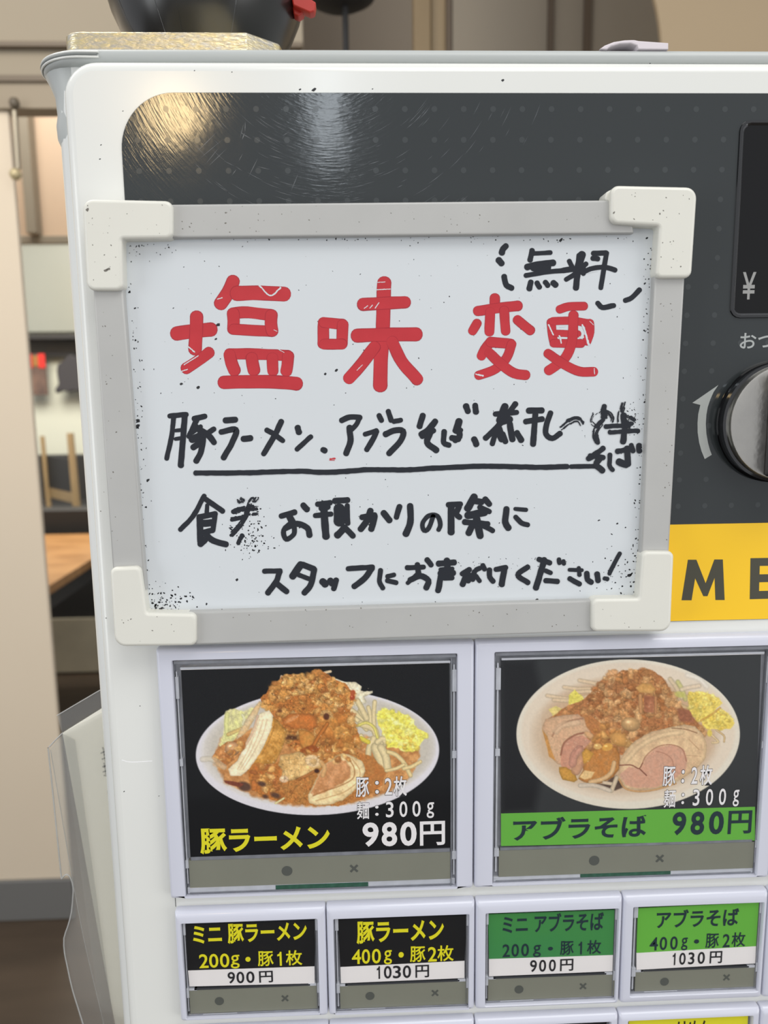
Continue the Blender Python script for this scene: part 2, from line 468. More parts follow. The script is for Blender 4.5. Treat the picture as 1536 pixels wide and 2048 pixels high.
m_wood_top = mat('honey_wood', (176, 132, 84), 0.35, var=0.35, vscale=5, stretch=(1, 4, 1), rgb2=(140, 98, 56))
m_seat = mat('dark_upholstery', (46, 47, 48), 0.6)
m_bench = mat('dark_bench', (42, 41, 40), 0.6)
m_trim_dark = mat('trim_dark', (84, 70, 54), 0.6)

def st(o): o['kind'] = 'structure'; return o
FZ = -BASE
st(box('floor', -4500, 2600, -2200, 6500, FZ-40, FZ, m_floor))
PX = W(79, 1000, 1608)[0]
zt = W(30, 222, 1608)[1]
st(box('wall_left', -3200, PX, 1608, 1622, FZ, zt, m_wall_cream))
st(box('baseboard_left', -3200, PX+8, 1596, 1608, FZ, FZ+112, m_base, bevel=3))
z165 = W(30, 163, 1608)[1]
st(box('trim_1', -3200, -120, 1596, 1650, z165+6, zt+0.5, m_rail, bevel=3))
st(box('trim_2', -3200, -120, 1588, 1650, z165-6, z165+6, m_rail_dark))
z98 = W(30, 99, 1608)[1]; z90 = W(30, 88, 1608)[1]
st(box('wall_upper', -3200, -120, 1610, 1650, z165+6, 1300, m_wall_beige))
st(box('trim_3', -3200, -120, 1592, 1610, z98, z90, m_rail_dark, bevel=2))
# hanging wall and post seen through the opening
Y2 = 2600
x0, z0 = W(40, 474, Y2); x1, z1 = W(300, 200, Y2)
st(box('wall_hanging', x0-1500, -60, Y2, Y2+40, z0, 1500, m_wall_pink))
st(box('trim_4', W(44, 300, Y2-40)[0], W(64, 300, Y2-40)[0]-0, Y2-60, Y2, z0, 1500, m_post_grey, bevel=4))
st(box('trim_5', x0-1500, -60, Y2-20, Y2, z0-26, z0, m_post_grey, bevel=3))
# far wall
Y3 = 5000
zc = W(120, 665, Y3)[1]
st(box('wall_far', -4500, 900, Y3, Y3+60, FZ, 2200, m_far_white))
# walls above the machine, to the right
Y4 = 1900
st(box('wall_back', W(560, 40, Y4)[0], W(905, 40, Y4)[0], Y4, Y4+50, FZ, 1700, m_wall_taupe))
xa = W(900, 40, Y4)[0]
st(box('wall_shadowed', xa, W(1500, 40, Y4)[0], Y4, Y4+50, FZ, 1700, mat('shadowed_wall', (146, 136, 120), 0.7, var=0.1, vscale=2)))  # darker colour stands in for a round lampshade's shadow on the wall
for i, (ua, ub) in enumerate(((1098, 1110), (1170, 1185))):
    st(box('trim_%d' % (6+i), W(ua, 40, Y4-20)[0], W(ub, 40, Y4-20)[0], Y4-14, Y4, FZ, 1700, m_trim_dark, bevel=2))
# tan wall at the right, its curved edge shaped as the lampshade shadow's outline
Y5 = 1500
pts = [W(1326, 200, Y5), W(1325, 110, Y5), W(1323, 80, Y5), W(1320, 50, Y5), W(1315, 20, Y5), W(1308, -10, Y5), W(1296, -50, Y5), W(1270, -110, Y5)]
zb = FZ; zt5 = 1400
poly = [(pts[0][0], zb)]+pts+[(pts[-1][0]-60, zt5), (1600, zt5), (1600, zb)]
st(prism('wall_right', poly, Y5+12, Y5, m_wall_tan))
# ochre door frame post above the lid
Y6 = 1500
xl0 = W(832, 90, Y6)[0]; xr0 = W(862, 90, Y6)[0]
st(box('trim_8', W(828, 60, Y6)[0], W(862, 60, Y6)[0], Y6, Y6+50, FZ, 1500, m_wood_frame, bevel=3))
st(box('trim_9', W(862, 60, Y6+20)[0], W(903, 60, Y6+20)[0], Y6+20, Y6+60, FZ, 1500, mat('ochre_wood_light', (150, 130, 98), 0.5), bevel=3))
st(box('trim_10', W(893, 60, Y6)[0], W(903, 60, Y6)[0], Y6, Y6+20, FZ, 1500, m_trim_dark))

# things far behind
ft = thing('display_panel', 'glossy pale grey panel high on the far wall beside the machine', 'panel', (W(120, 570, 4940)[0]), 4990, zc)
xw0 = W(20, 570, 4960)[0]; xw1 = W(330, 570, 4960)[0]
ztop = W(120, 483, 4960)[1]; zbot = W(120, 664, 4960)[1]
box('panel_face', xw0, xw1, 4960, 4998, zbot, ztop, m_far_panel, ft, bevel=6)
box('panel_edge', xw0, xw1, 4940, 4960, ztop-14, ztop+8, m_rail_dark, ft)
sh = thing('wall_shelf', 'long dark shelf under the grey panel on the far wall', 'shelf', W(120, 690, 4800)[0], 4990, W(120, 700, 4800)[1])
zs1 = W(120, 668, 4800)[1]; zs0 = W(120, 703, 4800)[1]
box('shelf_board', xw0, xw1, 4800, 4998, zs1-30, zs1, m_bench, sh)
box('shelf_back', xw0, xw1, 4970, 4998, zs0-20, zs1-30, mat('shelf_grey', (96, 95, 90), 0.6), sh)
box('lower_rail', xw0, xw1, 4930, 4970, zs0-24, zs0+6, m_bench, sh)
px0, pz1 = W(50, 708, 4900); px1, pz0 = W(97, 790, 4900)
po = thing('menu_poster', 'red headed food poster below the dark shelf', 'poster', (px0+px1)/2, 4900, pz0)
w = px1-px0; h = pz1-pz0
box('poster_sheet', px0, px1, 4890, 4900, pz0, pz1, mat('poster_food', (122, 96, 82), 0.6, var=0.7, vscale=9, rgb2=(70, 58, 54)), po)
box('red_heading', px0, px0+w*0.36, 4882, 4890, pz1-h*0.34, pz1, mat('poster_red', (214, 44, 36), 0.6), po)
box('red_heading', px0+w*0.68, px1, 4882, 4890, pz1-h*0.34, pz1, bpy.data.materials['poster_red'], po)
box('yellow_mark', px0+w*0.4, px0+w*0.66, 4884, 4890, pz1-h*0.3, pz1-h*0.05, mat('poster_brown', (150, 106, 52), 0.6), po)
pts = [W(a, b, 4890) for a, b in [(118, 728), (128, 722), (134, 714), (143, 709), (152, 714), (160, 712), (178, 716), (182, 786), (160, 783), (150, 781), (140, 784), (128, 781), (113, 788), (112, 778), (119, 768), (116, 752), (115, 740)]]
cl = prism('hanging_cloth', round_poly(pts, 12, 3), 4900, 4870, mat('charcoal_cloth', (62, 60, 62), 0.9), bev=8)
tag(cl, 'dark grey cloth bag hanging beside the red headed poster', 'bag')

# bench, stools and table in the dining room
zb0 = W(120, 1020, 4300)[1]
bn = thing('dining_bench', 'long low dark bench behind the honey wooden table', 'bench', -1600, 4400, FZ)
z_a = W(120, 912, 4700)[1]; z_b = W(120, 1010, 4500)[1]
box('bench_back', -2700, -1000, 4790, 4860, FZ+200, z_a, m_bench, bn, bevel=10)
box('bench_seat', -2700, -1000, 4500, 4790, FZ+60, z_b, m_bench, bn, bevel=12)

ld = box('low_divider', -2500, -700, 3440, 3560, FZ, W(120, 1020, 3440)[1], m_bench, None, bevel=6)
pl_ = box('lit_floor_standin', -2400, -720, 3430, 3440, W(120, 1345, 3430)[1], W(120, 1238, 3430)[1], mat('lit_floor_olive', (206, 196, 170), .5, var=.25, vscale=4), ld)  # pale colour stands in for the lit floor below the table
tag(ld, 'dark low divider standing between the table and the pale chairs', 'divider')

def wood_chair(uL, uR, vtop, label, YA=4140, YB=3850, arm=330):
    """slim pale wooden chair turned almost edge-on"""
    xa, za = W(uL, 985, YA); xb, zb = W(uR, 985, YB)
    root = thing('wooden_chair', label, 'chair', (xa+xb)/2, (YA+YB)/2, FZ, 'pale wooden chairs behind the table')
    t = 20
    def post(x, y, zt_, wd):
        v, f = tube([(x-14, y, FZ), (x, y, FZ+430), (x, y, FZ+460), (x-10, y, zt_)], [wd*0.8, wd, wd, wd*0.8], 8)
        put('leg', v, f, m_wood_chair, root, smooth=40)
    post(xa, YA, W(uL, vtop, YA)[1], 17); post(xb, YB, W(uR, vtop-6, YB)[1], 24)
    zc_ = W((uL+uR)/2, 914, 4000)[1]; zd_ = W((uL+uR)/2, 980, 4000)[1]; ze_ = W((uL+uR)/2, 1000, 4000)[1]
    q = [(xa+8, YA-8), (xb-8, YB-8), (xb-8, YB+14), (xa+8, YA+14)]
    def slab(nm, z0_, z1_, mm):
        v = [(x, y, z) for z in (z0_, z1_) for x, y in q]; f = [(3, 2, 1, 0), (4, 5, 6, 7)]+[(i, (i+1) % 4, 4+(i+1) % 4, 4+i) for i in range(4)]
        put(nm, v, f, mm, root)
    slab('back_pad', zd_, zc_, m_seat); slab('back_rail', ze_, zd_, m_wood_chair)
    q = [(xa-10, YA+10), (xb+10, YB-10), (xb+arm, YB+200), (xa+arm, YA+200)]
    slab('seat', FZ+420, FZ+455, m_wood_chair)
    for x, y in (q[2], q[3]):
        v, f = tube([(x-20, y-20, FZ), (x-20, y-20, FZ+420)], 15, 8); put('leg', v, f, m_wood_chair, root, smooth=40)
wood_chair(97, 153, 872, 'pale wooden chair with a dark back pad, nearest the machine')
wood_chair(28, 70, 862, 'pale wooden chair mostly hidden behind the cream partition', 4220, 4080, -330)

tz = 720
tx1 = G(96, 1172, tz)[0]; ty1 = G(140, 1068, tz)[1]; tx0 = tx1-1150; ty0 = 1950
tt = thing('dining_table', 'dining table with honey brown wooden top seen between partition and machine', 'table', (tx0+tx1)/2, (ty0+ty1)/2, FZ)
box('table_top', tx0, tx1, ty0, ty1, FZ+tz-34, FZ+tz, m_wood_top, tt, bevel=3)
box('apron', tx0+40, tx1-40, ty0+40, ty1-40, FZ+tz-110, FZ+tz-34, m_bench, tt)
for x in (tx0+70, tx1-70):
    for y in (ty0+80, ty1-80): box('leg', x-28, x+28, y-28, y+28, FZ, FZ+tz-110, m_bench, tt)

# hanging latch rod on the partition
xr, zr = W(31, 225, 1575)
la_ = thing('hanging_rod', 'thin metal latch rod with a round knob on the cream partition', 'rod', xr, 1575, W(31, 350, 1575)[1])
v, f = tube([(*W(29, 222, 1575)[:1], 1575, W(29, 222, 1575)[1]), (W(36, 338, 1575)[0], 1575, W(36, 338, 1575)[1])], 6.5, 12)
put('rod', v, f, mat('rod_metal', (170, 160, 140), 0.3, metal=0.8), la_, smooth=40)
x, z = W(30, 348, 1570); v, f = lathe([(1, z-13), (8, z-11), (13, z-3), (13, z+3), (8, z+11), (1, z+13)], x, 1572, 20)
put('knob', v, f, mat('knob_brass', (196, 180, 140), 0.35, metal=0.3), la_, smooth=60)
x, z = W(28, 206, 1570); v, f = lathe([(1, z-12), (8, z-10), (11, z-3), (11, z+3), (8, z+10), (1, z+12)], x, 1572, 20)
put('upper_knob', v, f, mat('knob_dark', (96, 86, 70), 0.4), la_, smooth=60)

# black pole stand behind the machine
x, _ = W(691, 60, 1200)
ps = thing('pole_stand', 'thin black upright pole with a wide black head, behind the machine', 'stand', x, 1200, FZ)
zz = W(691, 12, 1200)[1]
m_pole = mat('pole_black', (24, 23, 22), 0.7)
v, f = tube([(x, 1200, FZ+20), (x, 1200, zz+10)], 5.5, 12); put('pole', v, f, m_pole, ps, smooth=40)
v, f = lathe([(4, zz-2), (40, zz+2), (62, zz+14), (72, zz+40), (70, zz+70), (40, zz+110), (5, zz+120)], x-10, 1200, 32); put('head', v, f, m_pole, ps, smooth=60)
v, f = lathe([(150, FZ), (150, FZ+12), (20, FZ+24), (8, FZ+40)], x, 1200, 32); put('base', v, f, m_gloss_black, ps, smooth=40)

# ------------------------------------------------------------------ ticket machine
TM = thing('ticket_machine', 'white meal ticket vending machine with a dark printed plate and photo buttons', 'machine', 30, 120, FZ)
# body behind the door, with the stand it goes down to
o = loft('body', [[(a, b, z) for a, b in round_poly([(-115.6, 6), (338, 6), (338, 330), (-115.6, 330)], [9, 9, 4, 4], 6)] for z in (FZ, 16)], m_side, TM, smooth=40)
# collar flaring out under the lid
def plan(x0, x1, y0, y1, r): return round_poly([(x0, y0), (x1, y0), (x1, y1), (x0, y1)], [r, r, 6, 6], 8)
loops = []
for z, e in ((-8, 0.0), (-5, 1.4), (-1, 1.6), (2, 0.8), (8, 1.2), (12, 3.0), (15.2, 5.0)):
    loops.append([(a, b, z) for a, b in plan(-115.6-e, 338+e, 6.5-min(e, 1.5)*0.3, 330+e, 9+e)])
loft('collar', loops, m_lid, TM, smooth=60)
loops = []
for z, e in ((14.9, -4.0), (15.0, -2.0), (15.3, -0.9), (16.0, -0.1), (17.2, 0.25), (18.4, 0.1), (19.2, -0.5), (19.6, -1.2), (19.8, -2.5)):
    loops.append([(a, b, z) for a, b in plan(-121-e, 344+e, 3.2-e, 336+e, 17+e)])
loft('lid', loops, m_lid, TM, smooth=60)
gp = [(-121.2+17+17.2*math.cos(t), 3.0+17+17.2*math.sin(t)) for t in np.linspace(math.radians(268), math.radians(185), 16)]
v, f = tube([(-98.5, 2.95, 17.5)]+[(a, b, 17.5) for a, b in gp]+[(-121.5, 60, 17.5)], 0.5, 8); put('lid_groove', v, f, mat('groove_grey', (120, 124, 122), .5), TM, smooth=60)
v, f = tube([(-98.0, 2.95, 18.3)]+[(a, b, 18.3) for a, b in gp]+[(-121.5, 60, 18.3)], 0.38, 8); put('lid_bead', v, f, m_white, TM, smooth=60)
v, f = tube([(-98.0, 2.95, 16.8)]+[(a, b, 16.8) for a, b in gp]+[(-121.5, 60, 16.8)], 0.38, 8); put('lid_bead', v, f, m_white, TM, smooth=60)
# door shell
P = round_poly([(-109.6, FZ+90), (334, FZ+90), (334, 15.1), (-109.6, 15.1)], [8, 8, 11, 11], 10)
prism('door', P, 6.0, 0.0, m_white, TM, bev=3.6, seg=7)

# printed plate
PLX0 = -91.6; PLZ1 = 5.0; PLZ0 = -174.2
plate_pts = round_poly([(PLX0, PLZ0), (325, PLZ0), (325, PLZ1), (PLX0-0.0, PLZ1)], [1, 1, 4, 17.5], 14)
cxp = (PLX0+325)/2; czp = (PLZ0+PLZ1)/2
hx, hz = W(655, 40)
PLATE_C = ((hx-cxp)/1000, (hz-czp)/1000)
m_plate = plate_material()
prism('printed_plate', plate_pts, 0.1, -0.35, m_plate, TM, bev=0.12, seg=1)
plate = bpy.data.objects['printed_plate']
# dot print
V = []; Fc = []
for i in range(-10, 36):
    for j in range(0, 15):
        x = i*9.6; z = -j*9.4223
        if x < PLX0+3 or x > 320: continue
        if x < PLX0+17 and z > PLZ1-17 and math.hypot(x-(PLX0+17), z-(PLZ1-17)) > 15: continue
        if 110 < x < 300 and -66 < z < -2: continue
        if math.hypot(x-133, z+103) < 27: continue
        b0 = len(V)
        for k in range(14):
            th = 2*math.pi*k/14; V.append((x+0.95*math.cos(th), -0.375, z+0.95*math.sin(th)))
        Fc.append(tuple(b0+k for k in range(14)))
o = put('dot_pattern', V, Fc, m_dot, TM, kind='stuff')
# fine straight scratches
V = []; Fc = []
def scratch(a, b, w=0.9):
    x0, z0 = W(*a); x1, z1 = W(*b); d = np.array([x1-x0, z1-z0]); L = np.linalg.norm(d); n = np.array([-d[1], d[0]])/L*w/12
    b0 = len(V); V.extend([(x0, -0.38, z0), (x0+n[0]+d[0]*.5, -0.38, z0+n[1]+d[1]*.5), (x1, -0.38, z1), (x0-n[0]+d[0]*.5, -0.38, z0-n[1]+d[1]*.5)]); Fc.append((b0, b0+1, b0+2, b0+3))
S6 = lambda a, b: (200+a/2.743, 160+b/2.743)
for a, b, w in [((798, 228), (796, 290), 1.2), ((796, 290), (780, 330), 1.6), ((770, 290), (835, 328), 1.0), ((868, 428), (815, 535), 1.0), ((1088, 515), (1048, 612), 1.0),
                ((645, 285), (525, 405), 1.0), ((672, 330), (540, 440), .8), ((660, 365), (575, 470), .8), ((700, 375), (590, 480), .9), ((925, 415), (1008, 436), 1.0),
                ((1470, 466), (1536, 445), 1.0), ((570, 160), (600, 188), .8), ((1105, 625), (1150, 622), 1.1), ((785, 405), (760, 450), .8), ((860, 475), (940, 495), .8),
                ((680, 445), (740, 475), .7), ((750, 490), (725, 525), 1.0), ((790, 240), (768, 325), .8), ((1000, 310), (1040, 285), .8), ((880, 200), (915, 215), .8)]:
    scratch(S6(*a), S6(*b), w)
for k in range(260):   # scratch arcs, the lamp halo's glints put into their pale colour
    th = math.radians(RNG.uniform(200, 345)); r = RNG.uniform(14, 74); L = RNG.uniform(2, 9)/r
    u0 = hx+r*math.cos(th); z0_ = hz+r*math.sin(th); u1 = hx+r*math.cos(th+L); z1_ = hz+r*math.sin(th+L)
    if min(z0_, z1_) < -55 or max(z0_, z1_) > 4 or u0 < PLX0+20: continue
    d = np.array([u1-u0, z1_-z0_]); n = np.array([-d[1], d[0]])/np.linalg.norm(d)*RNG.uniform(0.03, 0.06); md = np.array([(u0+u1)/2, (z0_+z1_)/2])
    md = md+ (md-np.array([hx, hz]))/r*(r*(1-math.cos(L/2)))*1.0
    b0 = len(V); V.extend([(u0, -0.378, z0_), (md[0]+n[0], -0.378, md[1]+n[1]), (u1, -0.378, z1_), (md[0]-n[0], -0.378, md[1]-n[1])]); Fc.append((b0, b0+1, b0+2, b0+3))
put('scratches', V, Fc, mat('scratch_sheen', (104, 108, 112), 0.3), TM, kind='stuff')

# yellow strip with MENU
x0, z0 = W(1345, 1242); z1 = W(1440, 1047)[1]
box('yellow_strip', 40, 325, -0.5, -0.2, PLZ0+0.2, z1, m_menu_yellow, TM)
S4 = lambda a, b: W(1236+a/1.95, 300+b/1.95, -.56)
def block_letter(pts, dx=0): prism('printed_letter', [S4(a+dx, b) for a, b in pts], -.5, -.56, m_menu_txt, TM)
block_letter([(248, 1756), (273, 1598), (306, 1598), (342, 1690), (376, 1597), (409, 1597), (416, 1755), (380, 1755), (377, 1668), (349, 1740), (333, 1740), (301, 1670), (287, 1756)])
block_letter([(514, 1752), (517, 1592), (628, 1590), (628, 1621), (553, 1622), (552, 1655), (618, 1654), (618, 1684), (551, 1686), (550, 1720), (630, 1718), (630, 1749)])
block_letter([(720, 1746), (722, 1588), (756, 1588), (812, 1686), (813, 1586), (848, 1586), (850, 1742), (816, 1743), (758, 1642), (755, 1745)])
block_letter([(960, 1584), (996, 1584), (998, 1690), (1012, 1710), (1036, 1710), (1050, 1690), (1050, 1582), (1086, 1582), (1088, 1696), (1064, 1738), (1030, 1744), (990, 1740), (962, 1700)])
letters('printed_lettering', 'おつり', (1479, 698), (1582, 665), -0.4, m_plate_txt, TM, bold=0.012)
# curved arrow
S5 = lambda a, b: (1380+a/5.686, 640+b/5.686)
outer = [(162, 1580), (125, 1490), (98, 1390), (82, 1280), (80, 1170), (88, 1070), (112, 966), (22, 942), (316, 740), (262, 820), (226, 900), (196, 990), (180, 1080), (174, 1180), (180, 1290), (200, 1400), (222, 1480), (242, 1532)]
prism('printed_arrow', [W(*S5(a, b)) for a, b in outer], -0.3, -0.4, m_arrow, TM)
# smoked display window
bx0 = (W(1478, 300)[0]+W(1465, 600)[0])/2-0.3; bz1 = W(1500, 244)[1]; bz0 = W(1480, 634)[1]
ring('window_rim', [(bx0-0.5, 300.5, bz0-0.5, bz1+0.5, 3.6, -0.2), (bx0-0.3, 300.3, bz0-0.3, bz1+0.3, 3.4, -0.9), (bx0+0.5, 299.5, bz0+0.5, bz1-0.5, 2.8, -1.0), (bx0+1.1, 298.9, bz0+1.1, bz1-1.1, 2.2, -0.6), (bx0+1.3, 298.7, bz0+1.3, bz1-1.3, 2.0, -0.36)], m_gloss_black, TM)
prism('display_window', rr(bx0+1.2, 298.8, bz0+1.2, bz1-1.2, 2.1), -0.2, -0.5, m_screen, TM)
letters('printed_yen_mark', '¥', (1483, 599), (1513, 544), -0.55, m_yen, TM, bold=0.012)
# coin return knob
YK = -9.0
xk0 = W(1461.5, 846, YK)[0]; zk = W(1500, 846, YK)[1]
xt, zt_ = W(1536, 737, YK)
hh = (W(1536, 737, YK)[1]-W(1536, 955, YK)[1])/2; dxx = W(1536, 846, YK)[0]-xk0
RK = (hh*hh+dxx*dxx)/(2*dxx); ck = xk0+RK
def disc_loops(prof, n=64):
    return [[(ck+r*math.cos(2*math.pi*k/n), y, zk+r*math.sin(2*math.pi*k/n)) for k in range(n)] for r, y in prof]
xr_ = W(1440, 856, -0.5)[0]
ro = ck-xr_
loft('knob_housing', disc_loops([(ro, -0.3), (ro-0.3, -1.2), (RK+1.6, -2.0), (RK+1.2, -1.0)]), m_gloss_black, TM, cap=False)
loft('knob_skirt', disc_loops([(RK+1.0, -0.4), (RK+1.0, YK+3.4), (RK-.5, YK+3.0)]), m_gloss_black, TM, cap=False)
knob = loft('return_knob', disc_loops([(RK+0.1, -0.4), (RK+0.1, YK+2.2), (RK+0.1, YK+0.8), (RK-0.2, YK+0.15), (RK-0.8, YK), (0.01, YK)]), m_steel, TM, smooth=30)
rx0 = W(1532, 846, YK)[0]
box('knob_ridge', rx0+0.3, 2*ck-rx0-0.3, YK-8, YK, zk-RK*0.93, zk+RK*0.86, m_ridge, TM, bevel=0.8)

# ---- menu buttons
def avgrect(tl, tr, br, bl, y):
    a, b, c, d = W(*tl, y), W(*tr, y), W(*br, y), W(*bl, y)
    return ((a[0]+d[0])/2, (b[0]+c[0])/2, (c[1]+d[1])/2, (a[1]+b[1])/2)

def bezel(x0, x1, z0, z1, op, root_name='menu_button', label=None, big=False):
    yF = -4.0; r = 1.0
    ox0, ox1, oz0, oz1 = op
    lv = [(x0, x1, z0, z1, r, 0.0), (x0, x1, z0, z1, r, -2.2), (x0+0.25, x1-0.25, z0+0.3, z1-0.5, r, -3.1), (x0+0.7, x1-0.7, z0+0.8, z1-1.3, r, -3.75),
          (x0+1.3, x1-1.3, z0+1.4, z1-2.2, r, yF), (ox0-0.25, ox1+0.25, oz0-0.25, oz1+0.25, 0.6, yF), (ox0, ox1, oz0, oz1, 0.5, yF+0.3), (ox0, ox1, oz0, oz1, 0.5, -0.02)]
    o = ring(root_name, lv, m_bezel, TM)
    if label: o['label'] = label
    # clear holder behind and around the card
    box('holder_back', ox0, ox1, -0.9, -0.1, oz0, oz1, m_well, o)
    return o

def strip_and_marks(o, rect, dot, cross, y, rd):
    x0, x1, z0, z1 = rect
    box('status_strip', x0, x1, y, y+1.4, z0, z1, m_strip, o)
    cx, cz = W(*dot, y-0.05); n = 28
    v = [(cx+rd*math.cos(2*math.pi*k/n), y-0.05, cz+rd*math.sin(2*math.pi*k/n)) for k in range(n)]
    put('on_mark', v, [tuple(range(n))], m_strip_dark, o)
    cx, cz = W(*cross, y-0.05); s = rd*0.95; t = rd*0.22
    v = []; f = []
    for sg in (1, -1):
        b0 = len(v)
        for a, b in ((-s, -t), (s, -t), (s, t), (-s, t)):
            c_ = math.cos(math.pi/4*sg); s_ = math.sin(math.pi/4*sg); v.append((cx+a*c_-b*s_, y-0.05-0.01*(sg > 0), cz+a*s_+b*c_))
        f.append((b0, b0+1, b0+2, b0+3))
    put('off_mark', v, f, m_strip_dark, o)

def side_channels(o, op, card, y, big):
    """the clear holder's side walls, ribs and clip tabs beside the card"""
    ox0, ox1, oz0, oz1 = op; cx0, cx1 = card[0], card[1]
    for s, a, b in ((-1, ox0, cx0), (1, cx1, ox1)):
        w_ = b-a
        if w_ < 0.8: continue
        e0, e1 = (a+0.1, a+w_*0.22), (a+w_*0.45, a+w_*0.70)
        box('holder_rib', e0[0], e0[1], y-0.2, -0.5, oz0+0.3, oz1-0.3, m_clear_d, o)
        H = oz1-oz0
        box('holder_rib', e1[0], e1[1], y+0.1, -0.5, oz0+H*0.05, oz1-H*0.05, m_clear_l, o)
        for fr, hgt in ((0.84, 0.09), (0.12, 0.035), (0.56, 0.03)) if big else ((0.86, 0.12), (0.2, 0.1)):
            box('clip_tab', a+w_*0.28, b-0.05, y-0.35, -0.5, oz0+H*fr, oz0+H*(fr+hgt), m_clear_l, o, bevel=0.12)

YC = -2.4   # card face

# ---- painted food photographs --------------------------------------------------
def fbm(h, w, scale, seed, octs=4):
    r = np.random.RandomState(seed); out = np.zeros((h, w)); amp = 1; tot = 0
    for _ in range(octs):
        gh = int(h/scale)+3; gw = int(w/scale)+3; g = r.rand(gh, gw)
        y = np.arange(h)/scale; x = np.arange(w)/scale; yi = y.astype(int); xi = x.astype(int); fy = y-yi; fx = x-xi
        fy = fy*fy*(3-2*fy); fx = fx*fx*(3-2*fx); fy = fy[:, None]; fx = fx[None]
        a = g[np.ix_(yi, xi)]; b = g[np.ix_(yi, xi+1)]; c = g[np.ix_(yi+1, xi)]; d = g[np.ix_(yi+1, xi+1)]
        out += amp*((a*(1-fx)+b*fx)*(1-fy)+(c*(1-fx)+d*fx)*fy); tot += amp; amp *= 0.5; scale = max(1.3, scale/2)
    return out/tot

